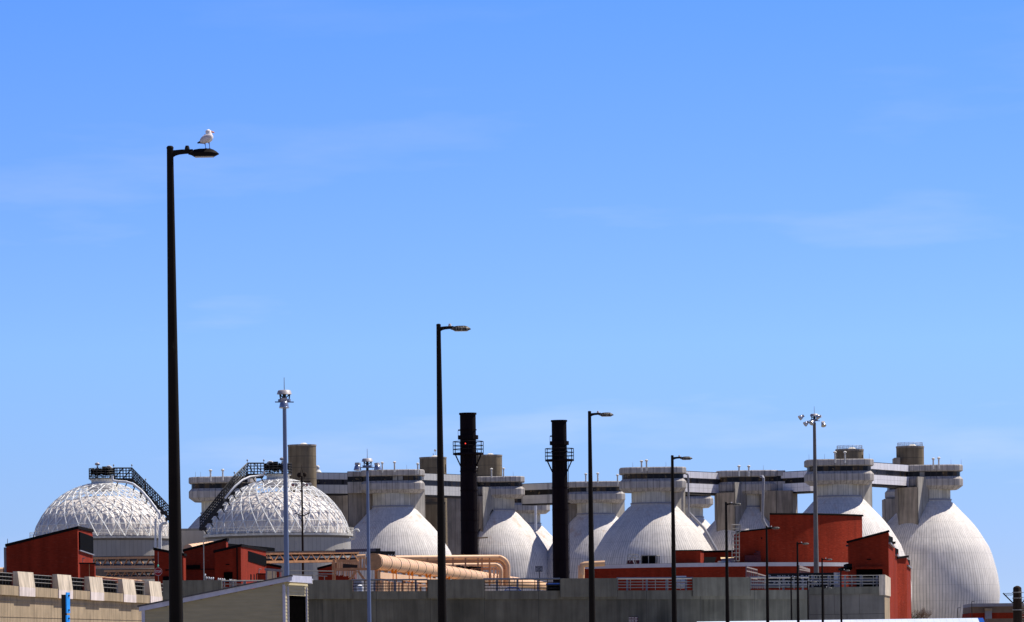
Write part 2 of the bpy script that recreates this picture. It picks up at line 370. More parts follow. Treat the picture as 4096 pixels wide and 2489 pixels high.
E[8] = digester(3716, 2001, 985, 'rightmost egg digester, fully visible down to the leafless shrub', 2.0, LTYPE, [(3733,1837,978),(3755,1834,978)], rods=(4,6))
E[9] = digester(2091, 2096, 1195, 'distant egg digester with rust stains, glimpsed left of the second smokestack', 2.4)
E[10] = digester(2740, 2070, 1165, 'distant egg digester glimpsed under the bridge beside the grey pipe', 2.2)
E[11] = digester(3655, 2040, 1170, 'distant egg digester glimpsed under the bridge before the rightmost digester', 2.2, [([(-7.2,5.5),(-3.8,5.5),(-3.8,-3),(-7.2,-3)], .3, 'conc')])
# concrete wings between heads and bridges
def wing(e, x0, x1, yf, label=None):
    root, z0, ax, ay = e
    for nm, a, b, ins, mt in (('wing_parapet', 3.62, 4.7, 0, 'gal'), ('wing_window', 2.5, 3.62, .4, 'glass'), ('wing_wall', .2, 2.5, 0, 'gal')):
        q = MB(); k = max(1, round((x1-x0)/1.4))
        for i in range(k):
            xa, xb = ax + x0 + (x1-x0)*i/k, ax + x0 + (x1-x0)*(i+1)/k
            q.hexa([(xa,ay-yf+ins,z0+a),(xb,ay-yf+ins,z0+a),(xb,ay+4,z0+a),(xa,ay+4,z0+a)], [(xa,ay-yf+ins,z0+b),(xb,ay-yf+ins,z0+b),(xb,ay+4,z0+b),(xa,ay+4,z0+b)])
        q.build(nm, M[mt], root)
wing(E[2], -9.4, -5.6, .8); wing(E[6], 4.2, 7.4, 4.9)
wing(E[3], -6.4, -4.0, 7.2); wing(E[8], -5.9, -4.2, 5.4)
# pipes on digesters
def dpipe(e, pts, r, mat='grey'):
    q = MB(); q.path([P(*p) for p in pts], r, 10); return q.build('drain_pipe', M[mat], e[0], 50)
dpipe(E[5], [(2742,1897,987),(2748,1896,987),(2752,1901,987),(2753,1915,987),(2755,2060,987),(2760,2070,987)], .2)
dpipe(E[5], [(2756,2052,987),(2768,2064,987),(2815,2112,985),(2835,2145,984),(2872,2212,983)], .28)
dpipe(E[6], [(3043,1907,990),(3050,1906,989),(3054,1912,988),(3050,2062,988),(3052,2082,988),(3075,2122,987)], .27)
dpipe(E[3], [(1905,2142,1111),(1935,2095,1113),(1971,2040,1115)], .16, 'darkrail')
dpipe(E[9], [(2142,2016,1180),(2143,2120,1180)], .3, 'white')
dpipe(E[3], [(1806,2010,1120),(1806,2110,1120)], .2, 'white')
# rust flashing stub lines on E3 (cantilevered ledge)
q = MB(); q.bar(P(1812,2160,1107), P(1952,2150,1107), 1.0, .28); q.build('ledge', M['tan'], E[3][0])
# ------------------------------------------------------------------ bridges
def bridge(label, pl, yl, dl, pr, yr, dr, mat='panel', hh=4.15, step=1.5, dep=4.5, glz='glassg', flat=False):
    A, B = P(pl, yl, dl), P(pr, yr, dr); B.z = A.z
    t = (B - A); L = t.length; t.normalize(); nrm = Vector((t.y, -t.x, 0)); back = -nrm*dep
    root = thing('walkway_bridge', label, 'bridge', (A + B)/2 - Vector((0,0,hh)), 'enclosed walkway bridges')
    n = max(2, round(L/step)); kz = hh/4.15
    def seg(name, za, zb, ins, mt, rows=1, cols=n):
        za, zb = za*kz, zb*kz
        q = MB()
        for r_ in range(rows):
            z1, z2 = za + (zb-za)*r_/rows, za + (zb-za)*(r_+1)/rows
            for i in range(cols):
                a, b = A + t*L*i/cols + back*ins, A + t*L*(i+1)/cols + back*ins
                q.face([a-Vector((0,0,hh-z1)), b-Vector((0,0,hh-z1)), b-Vector((0,0,hh-z2)), a-Vector((0,0,hh-z2))], [(0,0),(1,0),(1,1),(0,1)],
                       rnd.choices((0,1,2), (7,2,1))[0] if isinstance(mt, list) else 0)
        a, b = A + back*ins, B + back*ins; c, d_ = B + back, A + back
        lo = [v - Vector((0,0,hh-za)) for v in (a, b, c, d_)]; hi = [v - Vector((0,0,hh-zb)) for v in (a, b, c, d_)]
        for i in (1, 2, 3): q.face([lo[i], lo[(i+1) % 4], hi[(i+1) % 4], hi[i]])
        q.face(lo[::-1]); q.face(hi)
        q.build(name, mt, root)
    seg('lower_panel', .12, 1.85, 0, M[mat], 2)
    seg('window_band', 1.85, 2.9, .06, [M[glz], M['glass'], M['glassb']], 1, n*2)
    seg('upper_panel', 2.9, 4.15, 0, M[mat])
    seg('underside', -.15, .12, .05, M['black'])
    q = MB(); q.bar(A + Vector((0,0,.03)) - nrm*.3, B + Vector((0,0,.03)) - nrm*.3, .5, .14); q.build('roof_edge', M['coping'], root)
    return root
bridge('pale bridge with ribbed cladding between the tan stair tower and the large digester', 1250, 1892, 1043, 1400, 1893, 1047, 'ribp', 4.4, 1.2)
bridge('pale ribbed bridge crossing just left of the first smokestack', 1695, 1894, 1048, 1895, 1897, 1062, 'ribp', 4.6, 1.1)
bridge('grey shaded bridge joining the smokestack on the right to its left digester', 2085, 1937, 1126, 2300, 1931, 1119, 'ribp', 4.6, 6, glz='glass')
bridge('white panelled bridge right of the front digester with the grey pipe', 2728, 1885, 990, 2932, 1893, 1005, 'panel', 4.2)
bridge('short grey panelled bridge between the shaded digester and the tall mast', 3113, 1890, 1001, 3240, 1883, 995, 'panel', 4.15, 1.6, glz='glass')
bridge('white panelled bridge sloping away to the rightmost digester', 3482, 1850, 965, 3668, 1864, 983, 'panel', 4.2)
# ------------------------------------------------------------------ stair towers
def tower(pl, pr, yt, d, label, rail=False, mat='tower', door=None, extra=()):
    c = P((pl+pr)/2, yt, d); r = S((pr-pl)/2, d); cy = d + r
    root = thing('stair_tower', label, 'tower', (c.x, cy, GZ), 'round concrete stair towers')
    z = c.z; prof = [(r, GZ)]; zz = z
    lev = [z]
    while lev[-1] > 25: lev.append(lev[-1]-2.3)
    prof += [(r, q) for q in lev[::-1]]
    b = MB(); b.lathe((c.x, cy, 0), prof, 20, capt=True); b.build('drum', M[mat], root, 40)
    b = MB(); b.lathe((c.x, cy, 0), [(r+.06, z-.25),(r+.08, z+.1),(r-.3, z+.12)], 20); b.build('cap_rim', M['conc'], root, 40)
    b = MB(); b.lathe((c.x+.4, cy-r*.4, z), [(.8,0),(.85,.15),(.4,.42),(.05,.46)], 12); b.build('roof_hatch', M['flange'], root, 40)
    if rail:
        b = MB()
        for i in range(18):
            a = 2*PI*i/18; p = Vector((c.x+(r-.25)*math.cos(a), cy+(r-.25)*math.sin(a), z+.1)); b.tube(p, p+Vector((0,0,.72)), .03, .03, 5)
        for h in (.4, .78):
            ring = [Vector((c.x+(r-.25)*math.cos(2*PI*i/36), cy+(r-.25)*math.sin(2*PI*i/36), z+h)) for i in range(37)]; b.path(ring, .035, 5)
        b.build('top_railing', M['rail'], root)
    if door:
        x0, x1, y0, y1 = door; a, b2 = P(x0, y1, d), P(x1, y0, d)
        k = MB(); fr = math.sqrt(max(.01, r*r - max(abs(a.x-c.x), abs(b2.x-c.x))**2)) if max(abs(a.x-c.x), abs(b2.x-c.x)) < r else .3
        k.box((a.x, cy-fr-.25, a.z), (b2.x, cy-fr+.6, b2.z)); k.build('door', M['door'], root)
    return root
tower(1149, 1262, 1779, 1018, 'tall tan stair tower rising behind the right gas dome')
tower(1677, 1785, 1829, 1075, 'stair tower with a dish antenna on its roof behind the second lamp', False, 'tower', (1776,1783,1856,1888))
tower(1900, 2008, 1820, 1128, 'stair tower right behind the first smokestack')
tower(3346, 3458, 1797, 990, 'stair tower with a roof railing and doorway, directly behind the large digester head', True, 'tower', (3444,3453,1818,1839))
t5 = tower(3589, 3700, 1785, 1000, 'stair tower with a roof railing above the rightmost bridge', True)
b = MB(); b.box(P(3579,1856,997), P(3592,1836,1003)); b.build('side_box', M['conc'], t5)
# dish antenna on second tower
p = P(1741, 1830, 1078); dr = thing('dish_antenna', 'small round dish on a thin stalk above the stair tower beside the second lamp', 'antenna', p)
b = MB(); b.tube(p, p+Vector((0,0,1.35)), .05, .04, 6); b.build('stalk', M['rail'], dr)
b = MB(); rot = Matrix.Rotation(R(90), 3, 'X'); b.ball(p+Vector((0,0,1.5)), .26, .26, .09, rot); b.build('dish', M['flange'], dr, 50)
p = P(1733, 1830, 1078); b = MB(); b.tube(p, p+Vector((0,0,.85)), .07, .06, 6); b.box(p-Vector((.35,.3,.02)), p+Vector((-.1,.3,.22)))
tag(b.build('roof_pipe', M['darkrail'], None, org=p), 'short dark pipe standing left of the dish antenna', 'pipe')
# globe vent on bridge by the first tower
p = P(1270, 1890, 1040); gv = thing('globe_vent', 'round pale turbine vent on the bridge roof beside the tan tower', 'vent', p)
b = MB(); b.ball(p+Vector((0,0,1.0)), .45, .45, .5); b.build('globe', M['flange'], gv, 50)
b = MB(); b.lathe(p, [(.85,0),(.7,.25),(.45,.55)], 12, capb=True); b.build('skirt', M['flange'], gv, 40)
# service blocks behind and under bridges
def block(name, label, cat, x0, x1, yt, d, dep, mat, zb=GZ, cols=4):
    a, b = P(x0, yt, d), P(x1, yt, d); q = MB()
    for i in range(cols):
        xa, xb = a.x + (b.x-a.x)*i/cols, a.x + (b.x-a.x)*(i+1)/cols
        q.face([(xa,d,zb),(xb,d,zb),(xb,d,a.z),(xa,d,a.z)], [(0,0),(1,0),(1,1),(0,1)])
    q.face([(b.x,d,zb),(b.x,d+dep,zb),(b.x,d+dep,a.z),(b.x,d,a.z)]); q.face([(a.x,d,zb),(a.x,d+dep,zb),(a.x,d+dep,a.z),(a.x,d,a.z)])
    q.face([(a.x,d,a.z),(b.x,d,a.z),(b.x,d+dep,a.z),(a.x,d+dep,a.z)]); q.face([(a.x,d+dep,zb),(b.x,d+dep,zb),(b.x,d+dep,a.z),(a.x,d+dep,a.z)])
    return tag(q.build(name, M[mat], None, org=((a.x+b.x)/2, d, zb)), label, cat)
block('service_core', 'grey concrete core under the ribbed bridge behind the second lamp', 'building', 1722, 1845, 1986, 1100, 12, 'conc', cols=5)
block('service_core', 'tan concrete core in deep shade behind the second lamp post', 'building', 1700, 1782, 2008, 1072, 5, 'tower', cols=3)
block('service_core', 'dark concrete core under the bridge beside the right gas dome', 'building', 1262, 1395, 1972, 1052, 10, 'conc', cols=5)
block('service_core', 'concrete core behind the shaded digester, under the short bridge', 'building', 3136, 3163, 1975, 1012, 6, 'concp', cols=1)
b = block('service_building', 'low grey panelled building between the two gas domes', 'building', 632, 834, 2116, 962, 10, 'greyp', cols=1)
# ------------------------------------------------------------------ gas holder domes
def gas_dome(px, d, ring_y, rpx, label, flip, stair):
    c = P(px, ring_y, d); rw = S(rpx, d); k = d/950*21.05/21.05
    root = thing('gas_holder', label, 'gas holder', (c.x, d, GZ), 'domed gas holders')
    o = Vector((c.x, d, 0)); zr = c.z
    q = MB(); q.lathe(o, [(rw, GZ-.2), (rw, zr-.2)], 96); q.build('tank_wall', M['tank'], root)
    q = MB(); q.lathe(o, [(rw-.1, zr-.42),(rw+.55, zr-.42),(rw+.6, zr-.02),(rw-.6, zr)], 96); q.build('ring_walkway', M['flange'], root, 40)
    q = MB(); q.lathe(o, [(rw+.02, zr-.45),(rw+.3, zr-.45),(rw+.06, zr-.8)], 96); q.build('ring_bracket', M['galv2'], root, 40)
    q = MB()
    for i in range(64):
        a = 2*PI*i/64; p = o + Vector(((rw+.5)*math.cos(a), (rw+.5)*math.sin(a), zr)); q.tube(p, p+Vector((0,0,1.1)), .03, .03, 4, False)
    for h in (.55, 1.1):
        q.path([o + Vector(((rw+.5)*math.cos(2*PI*i/96), (rw+.5)*math.sin(2*PI*i/96), zr+h)) for i in range(97)], .032, 4, False)
    q.build('walkway_railing', M['flange'], root)
    # frame: spherical cap on short posts
    H = .785*rw; Rs = (rw*rw + H*H)/(2*H); zb = zr
    ph0 = PI/2 - math.asin((Rs-H)/Rs); hub = 3.0/Rs; N = 32; steps = [11, 9.4, 8.6, 7.9, 7.3, 6.6, 6.0, 5.4, 5.0]; tot = sum(steps); acc = 0; PH = [ph0]
    for st_ in steps: acc += st_; PH.append(ph0 + (hub-ph0)*acc/tot)
    nr = len(PH); rt = .11
    def node(j, i):
        a = 2*PI*(i + (j % 2)*.5)/N; r_ = Rs*math.sin(PH[j]); return o + Vector((r_*math.cos(a), r_*math.sin(a), zb + Rs*math.cos(PH[j]) - (Rs - H)))
    q = MB()
    for j in range(nr):
        for i in range(N):
            p_ = node(j, i)
            if j: q.tube(p_, node(j, i+1), rt*.62, None, 5, False)
            if j < nr-1 and not (j >= nr-4 and i % 2):
                for u in ((0, -1) if j % 2 == 0 else (1, 0)): q.tube(p_, node(j+1, i+u), rt*(1 if j < nr-4 else .8), None, 5, False)
    q.build('space_frame', M['frame'], root, 50)
    # pillowed membrane
    q = MB(); G = 68; sub = 5; n = G*sub; rows = []
    hm = H*.755; rb = rw - .95
    for j in range(23):
        tt = j/22; a = tt*PI/2; e_ = .86
        r_ = rb*math.cos(a)**e_ if tt < 1 else 0.02; z_ = zr + .1 + hm*math.sin(a)**.92
        row = []
        for i in range(n):
            w = abs(math.sin(PI*i/sub)); bulge = .20*(w**.75 - .5)*min(1, r_/9)*(math.cos(a)**.8 if tt < 1 else 0)
            row.append(o + Vector(((r_+bulge)*math.cos(2*PI*i/n), (r_+bulge)*math.sin(2*PI*i/n), z_)))
        rows.append(row)
    q.rings(rows, False, False); q.build('membrane', M['memb'], root, 35)
    # hub, platform and caged stair
    zt = zb + H
    q = MB(); q.lathe(o, [(3.2, zt-1.6),(2.9,zt-1.2),(2.9, zt-.2),(2.1, zt-.1),(2.1, zt+.45),(2.4,zt+.5),(2.4,zt+.75)], 24, capt=True); q.build('hub', M['flange'], root, 40)
    def cage(name, A, B, w, h, nv, nh, mat='darkrail', rad=.062):
        b = MB(); A, B = Vector(A), Vector(B); dirv = (B-A); side = Vector((0, 1, 0))
        for y in (0, w):
            for i in range(nv+1):
                p = A + dirv*i/nv + side*y; b.tube(p, p+Vector((0,0,h)), rad, rad, 4, False)
            for j in range(nh+1):
                z = Vector((0,0,h*j/nh)); b.tube(A+side*y+z, B+side*y+z, rad*(1.7 if j in (0, nh) else 1), None, 4, False)
            for i in range(0, nv, 3):
                p, p2 = A + dirv*i/nv + side*y, A + dirv*min(nv, i+3)/nv + side*y; b.tube(p, p2+Vector((0,0,h)), rad*.9, None, 4, False)
        for i in range(nv+1):
            p = A + dirv*i/nv; b.bar(p, p+side*w, .12, .06)
        return b
    pl = MB(); zp = zt + .8
    for i in range(20):
        a = 2*PI*i/20; p = o + Vector((2.5*math.cos(a), 2.5*math.sin(a), zp)); pl.tube(p, p+Vector((0,0,1.9)), .05, .05, 4, False)
    for h in (0, .5, 1.0, 1.45, 1.9):
        pl.path([o + Vector((2.5*math.cos(2*PI*i/30), 2.5*math.sin(2*PI*i/30), zp+h)) for i in range(31)], .055, 4, False)
    pl.lathe(o, [(2.6, zp-.1),(2.6, zp+.02),(.1, zp+.03)], 24); pl.build('platform', M['darkrail'], root)
    eq = MB()
    for (x, y, s1, h) in ((-1.5,-1.2,.5,1.75),(-.35,-1.5,.5,1.7),(1.1,-1.0,.5,2.1),(.6,.6,.6,2.3),(-.9,.8,.5,1.9),(1.9,-.4,.4,1.9)):
        x *= flip; eq.box(o+Vector((x-s1,y-s1,zp+.7)), o+Vector((x+s1,y+s1,zp+h)))
    for _ in range(46):
        a_ = rnd.uniform(0, 2*PI); u_ = Vector((1.7*math.cos(a_), 1.7*math.sin(a_), zp+rnd.uniform(.1,1.7))); eq.bar(o+u_, o+u_+Vector((rnd.uniform(-.9,.9), rnd.uniform(-.4,.4), rnd.uniform(-.7,.9))), .12, .12)
    eq.build('valve_cabinet', M['louver'], root)
    eq = MB(); bx = o + Vector((-.85*flip, -.4, zp)); eq.tube(bx, bx+Vector((0,0,2.4)), .16, .16, 10); eq.ball(bx+Vector((0,0,2.75)), .5, .45, .3)
    eq.build('relief_valve', M['cover'], root, 45)
    el = MB(); e0 = o + Vector((.9*flip, -.9, zp+1.6)); el.path([e0, e0+Vector((0,0,.35)), e0+Vector((.2*flip,0,.6)), e0+Vector((.55*flip,0,.65)), e0+Vector((.85*flip,0,.45)), e0+Vector((.95*flip,0,.1))], .22, 10)
    el.build('vent_elbow', M['flange'], root, 50)
    # bridge span and stair following the dome
    pts = [P(*s_) for s_ in stair]
    st = MB(); hh = 2.05
    for a, b in zip(pts[:-1], pts[1:]):
        L = (b-a).length; st2 = cage('x', a, b, 1.1, hh, max(2, round(L/.55)), 4)
        off = len(st.v); st.v += st2.v; st.f += [tuple(off+k_ for k_ in f) for f in st2.f]; st.uv += st2.uv; st.mi += st2.mi
    st.build('stair_cage', M['darkrail'], root)
    sg = MB()
    for a, b in zip(pts[:-1], pts[1:]):
        sg.bar(a - Vector((0,0,.12)), b - Vector((0,0,.12)), .1, .5); sg.bar(a - Vector((0,-1.1,.12)), b - Vector((0,-1.1,.12)), .1, .5)
        for k_ in range(int((b-a).length/.45)):
            p = a + (b-a)*(k_*.45/(b-a).length); sg.box(p + Vector((-.16,.05,-.02)), p + Vector((.16,1.05,.03)))
        for f_ in (.3, .8):
            mid = a.lerp(b, f_); sg.bar(mid, Vector((mid.x - .7*flip, mid.y+2.0, mid.z-1.3)), .16, .16)
            sg.box(mid+Vector((-.6,.2,-.7)), mid+Vector((.7,.9,-.1)))
    sg.build('stair_stringer', M['darkrail'], root)
    for a in pts[:3]:
        lm = MB(); p = a + Vector((0,0,hh)); lm.tube(p, p+Vector((0,0,.35)), .04, .04, 5); lm.ball(p+Vector((0,0,.5)), .14, .14, .2, None, 8, 6); lm.build('stair_light', M['rail'], root, 40)
    return root, o, zr, rw
D1 = gas_dome(412, 950, 2152, 281, 'left gas holder with a white geodesic dome beside the tallest lamp post', 1,
              [(455,1916,936),(528,1916,936),(583,1973,932),(622,2012,930),(660,2052,929),(704,2102,928)])
D2 = gas_dome(1115, 920, 2140, 288, 'right gas holder with a white geodesic dome behind the thick blue mast', -1,
              [(1056,1898,906),(990,1898,906),(938,1948,902),(893,2003,900),(848,2060,899),(800,2118,898)])
def gpipe(root, pts, r, mat='white', name='gas_pipe'):
    q = MB(); q.path([P(*p) for p in pts], r, 10); q.build(name, M[mat], root, 50)
gpipe(D1[0], [(449,1905,933),(451,1922,933),(470,1926,933),(505,1928,932),(535,1938,930),(565,1962,928),(600,2003,927),(630,2045,926),(640,2060,926),(636,2078,926)], .24)
gpipe(D1[0], [(622,2075,930),(622,2240,930)], .2); gpipe(D1[0], [(668,2092,930),(652,2094,930),(642,2104,930),(640,2125,930),(640,2240,930)], .32)
gpipe(D2[0], [(1058,1884,903),(1052,1900,903),(1030,1904,903),(1000,1907,902),(970,1920,900),(940,1945,899),(915,1975,898),(900,1994,898)], .17)
gpipe(D2[0], [(1436,2128,915),(1432,2120,915),(1424,2119,915),(1416,2126,915),(1417,2150,915),(1415,2154,915),(1398,2153,915)], .22, 'flange', 'overflow_pipe')
# ------------------------------------------------------------------ smokestacks
def stack(px, yt, d, wpx, label, y_plat, y_ring, red, stub_y):
    c = P(px, yt, d); r = S(wpx/2, d); zt = c.z; o = Vector((c.x, d, 0))
    root = thing('smokestack', label, 'chimney', (c.x, d, GZ), 'dark brown smokestacks')
    q = MB(); q.lathe(o, [(r*1.06, GZ-.1),(r*1.03, zt-14),(r*.97, zt-4),(r*.96, zt-.3),(r*1.06, zt-.28),(r*1.06, zt),(r*.88, zt),(r*.85, zt-2.5)], 32); q.build('shaft', M['stack'], root, 40)
    zz = lambda y: P(px, y, d).z
    for y in red:
        b = MB(); b.lathe(o, [(r*1.02, zz(y)-.08),(r*1.055, zz(y)-.07),(r*1.055, zz(y)+.07),(r*1.02, zz(y)+.08)], 32); b.build('plate_seam', M['stackl'], root, 40)
    zr = zz(y_ring); b = MB(); b.lathe(o, [(r*.9, zr-.3),(r*1.24, zr-.3),(r*1.24, zr+.3),(r*.9, zr+.3)], 12); b.build('damper_ring', M['stack'], root)
    b = MB(); x = c.x - r*1.2; zs = zz(stub_y); b.bar((c.x-r*.9, d-.3, zs), (x, d-.3, zs), .2, .2); b.tube((x, d-.3, zs), (x, d-.3, zr), .03, .03, 5); b.build('sampling_stub', M['stack'], root)
    zp = zz(y_plat); rp = r*1.86; plf = thing  # platform
    b = MB(); b.lathe(o, [(r*.95, zp-.3),(rp, zp-.3),(rp, zp),(r*.95, zp)], 12); pf = b.build('platform', M['stack'], root)
    b = MB()
    for i in range(12):
        a = 2*PI*i/12; p = o + Vector((rp*.98*math.cos(a), rp*.98*math.sin(a), zp)); b.tube(p, p+Vector((0,0,1.75)), .055, .055, 5)
    for h in (.55, 1.1, 1.72):
        b.path([o + Vector((rp*.98*math.cos(2*PI*i/12), rp*.98*math.sin(2*PI*i/12), zp+h)) for i in range(13)], .055, 5)
    b.build('guard_rail', M['stack'], pf)
    for i in range(8):
        a = 2*PI*(i+.5)/8; u = Vector((math.cos(a), math.sin(a), 0)); b = MB(); b.bar(o+u*rp*.9+Vector((0,0,zp-.3)), o+u*r*1.02+Vector((0,0,zp-2.0)), .14, .14); b.build('bracket', M['stack'], pf)
    b = MB()
    for s_ in (-.25, .25): b.tube((c.x+r*1.12, d-.5+s_, GZ), (c.x+r*1.12, d-.5+s_, zp+.4), .04, .04, 5)
    for k in range(int((zp-GZ)/.6)): b.tube((c.x+r*1.12, d-.75, GZ+.6*k), (c.x+r*1.12, d-.25, GZ+.6*k), .03, .03, 4)
    b.build('ladder', M['stack'], root)
    return root, o, r
s1 = stack(1871, 1652, 760, 66, 'left smokestack, nearer the second street lamp, with a small red beacon', 1812, 1750, (1720,1773,1885,1962,2042,2082,2130,2210), 1721)
s2 = stack(2236, 1681, 800, 62, 'right smokestack, standing just left of the third street lamp', 1838, 1773, (1805,1950,2040,2100,2160,2240), 1745)
b = MB(); p = P(1862, 1776, 760); b.ball(p + Vector((0,-s1[2]-.05,0)), .09, .09, .11, None, 8, 6); b.build('beacon', M['beacon'], s1[0], 40)
# ------------------------------------------------------------------ street lamps
LAMPS = 'dark street lamps in a receding row'
def make_lamp(cellmat, lummat='lamp'):
    root = thing('street_lamp', '', 'street lamp', (0,0,0), LAMPS); H = 11.9
    q = MB(); q.lathe((0,0,0), [(.21,0),(.21,.25),(.156,.32),(.152,.6),(.061,H),(.066,H+.005),(.066,H+.03),(.045,H+.055),(.01,H+.06)], 16, capb=True); q.build('pole', M['pole'], root, 40)
    zo = H - .028                      # arm top: tapered bracket
    q = MB(); prof = [(.05,zo),(.2,zo+.012),(.42,zo+.016),(.42,zo-.06),(.27,zo-.068),(.17,zo-.078),(.1,zo-.098),(.05,zo-.13)]
    q.prism([(x,-.028,z) for x, z in prof], (0,.056,0)); q.build('arm', M['pole'], root)
    q = MB(); pr = [(.36,-.045,.03),(.405,-.012,.08),(.46,.006,.115),(.54,.015,.13),(.70,.016,.13),(.76,.004,.115),(.815,-.022,.07),(.85,-.048,.02)]
    rows = []
    for x, zt, hw in pr:
        x0_ = x; bot = -.09 if .44 < x < .80 else (-.065 if x < .44 else -.07); bot = min(bot, zt-.012) if x not in (.36, .85) else zt-.012
        zt *= 1.45; bot *= 1.38; x = .336 + (x0_-.36)*1.151; zt -= .004
        rows.append([Vector((x, -hw, zo+bot+.012)), Vector((x, -hw, zo+(zt+bot)*.5+.004)), Vector((x, -hw*.62, zo+zt)), Vector((x, hw*.62, zo+zt)), Vector((x, hw, zo+(zt+bot)*.5+.004)), Vector((x, hw, zo+bot+.012)), Vector((x, hw*.8, zo+bot)), Vector((x, -hw*.8, zo+bot))])
    q.rings(rows); lum = q.build('luminaire', M[lummat], root, 30)
    q = MB(); q.box((.46,-.10,zo-.132),(.80,.10,zo-.1235)); q.build('lens', M['lens'], lum)
    q = MB(); q.lathe((.315,0,zo+.012), [(.045,0),(.045,.03),(.036,.05),(.034,.07),(.01,.075)], 12, capb=True); q.build('photocell', M[cellmat], root, 40)
    return root
lampA = make_lamp('black', 'pole'); lampB = make_lamp('cell')
def lamp_at(o, px, py, d, label, first=False):
    p = P(px, py, d); loc = Vector((p.x, p.y, p.z - 11.96))
    if first: o.location = loc; o['label'] = label; ORG[o.name] = loc; return o
    return dup(o, loc, label)
lamp_at(lampA, 680, 583, 92, 'tallest nearest street lamp, with a seagull on its head', True)
lamp_at(lampB, 1754, 1295, 139, 'second tallest street lamp, just left of the first smokestack', True)
for px, py, d, lb in ((2358,1644,186,'street lamp just right of the second smokestack'),
                      (2689,1821,222,'street lamp in front of the front digester and its right slope'),
                      (2904,2008,285,'street lamp left of the red drum, before the pale concrete pier'),
                      (3066,2104,331,'street lamp against the left end of the red brick drum'),
                      (3189,2168,376,'street lamp against the red drum, just left of the tall floodlight mast'),
                      (3288,2232,424,'street lamp against the white fascia right of the floodlight mast'),
                      (3363,2277,470,'shortest street lamp in the row, against the red building with the dark opening')):
    lamp_at(lampB, px, py, d, lb)
for px, py, d, lb in ((3164,2305,482,'thin lamp post before the stained wall, left of the pale block wall'),
                      (3231,2323,484,'thin lamp post at the joint of the stained and pale block walls'),
                      (3293,2347,486,'thin lamp post against the pale block wall, left of the shortest lamps')):
    o = lamp_at(lampB, px, py, d, lb); o['group'] = 'slim lamp posts at the wall foot'
# ------------------------------------------------------------------ seagull
K = 92/F/6.236
def G(zx, zy, dy=0.0): return P(640 + zx/6.236, 480.6 + zy/6.236, 92) + Vector((0, dy, 0))
gl = thing('seagull', 'white and grey seagull perched on the tallest street lamp', 'bird', G(1180, 708))
sp = [(985,560,16,20),(1030,543,40,48),(1075,520,68,75),(1125,490,98,104),(1172,462,120,122),(1208,432,124,124),(1228,400,108,114),(1228,366,84,96),(1218,334,72,84),(1210,308,76,78),(1208,286,76,72),(1212,262,60,60),(1216,244,36,40),(1218,232,10,12)]
b = MB(); rows = []
for i, (x, y, rv, rd) in enumerate(sp):
    a, c = sp[max(0, i-1)], sp[min(len(sp)-1, i+1)]; t_ = (G(c[0], c[1]) - G(a[0], a[1])).normalized()
    side = Vector((0,1,0)); up = side.cross(t_).normalized(); cc = G(x, y)
    rows.append([cc + (up*math.cos(2*PI*k/16)*rv + side*math.sin(2*PI*k/16)*rd)*K for k in range(16)])
b.rings(rows); body = b.build('body', M['bird'], gl, 80)
for s_ in (-1, 1):
    b = MB(); rot = Matrix.Rotation(R(30), 3, 'Y') ; b.ball(G(1145, 468, s_*78*K), 168*K, 62*K, 92*K, Matrix.Rotation(R(-32), 3, 'Y'), 18, 12); w = b.build('wing', M['wing'], gl, 80)
    b = MB(); tp = [G(1060,520,s_*95*K), G(1010,515,s_*60*K), G(925,566,s_*14*K), G(935,585,s_*14*K), G(1040,580,s_*70*K), G(1110,560,s_*100*K)]
    b.prism(tp, (0, -s_*22*K, 0)); b.build('wing_tip', M['dark'], w)
b = MB(); b.prism([G(1000,552,-30*K), G(952,556,-24*K), G(958,580,-24*K), G(1012,590,-30*K)], (0, 60*K, 0)); b.build('tail', M['bird'], gl)
b = MB(); b.path([G(1262,290), G(1300,298), G(1335,306), G(1362,322)], [28*K, 20*K, 17*K, 5*K], 8); b.build('bill', M['bill'], gl, 50)
for x, y in ((1130, 575), (1232, 560)):
    b = MB(); b.path([G(x-14,y), G(x,y+50), G(x+6,700), G(x+4,712)], [22*K, 9*K, 8*K, 8*K], 6); b.prism([G(x-14,706,-4*K), G(x+40,706,-26*K), G(x+44,706,10*K)], (0,0,6*K)); b.build('leg', M['legm'], gl, 50)
b = MB(); b.ball(G(1236,276,-64*K), 9*K, 9*K, 10*K, None, 8, 6); b.build('eye', M['dark'], gl, 50)
# ------------------------------------------------------------------ floodlight masts
MASTS = 'tall floodlight masts'
def flood(root, p, aim, s=1.0, mat='alu'):
    aim = Vector(aim).normalized(); q = aim.to_track_quat('Z', 'Y').to_matrix()
    b = MB(); prof = [(.1,0),(.2,.04),(.27,.16),(.31,.34),(.33,.44),(.345,.45),(.345,.48),(.05,.53)]
    n = 16; rows = [[p + q @ Vector((r*s*math.cos(2*PI*i/n), r*s*math.sin(2*PI*i/n), z*s)) for i in range(n)] for r, z in prof]
    b.rings(rows); f = b.build('floodlight', M[mat], root, 40)
    b = MB(); x, y, z = q.col[0]*.2*s, q.col[1]*.16*s, q.col[2]
    lo = [p - z*.17*s + a for a in (-x-y, x-y, x+y, -x+y)]; hi = [p + z*.04*s + a for a in (-x-y, x-y, x+y, -x+y)]
    b.hexa(lo, hi); b.build('ballast_box', M['cover'], f)
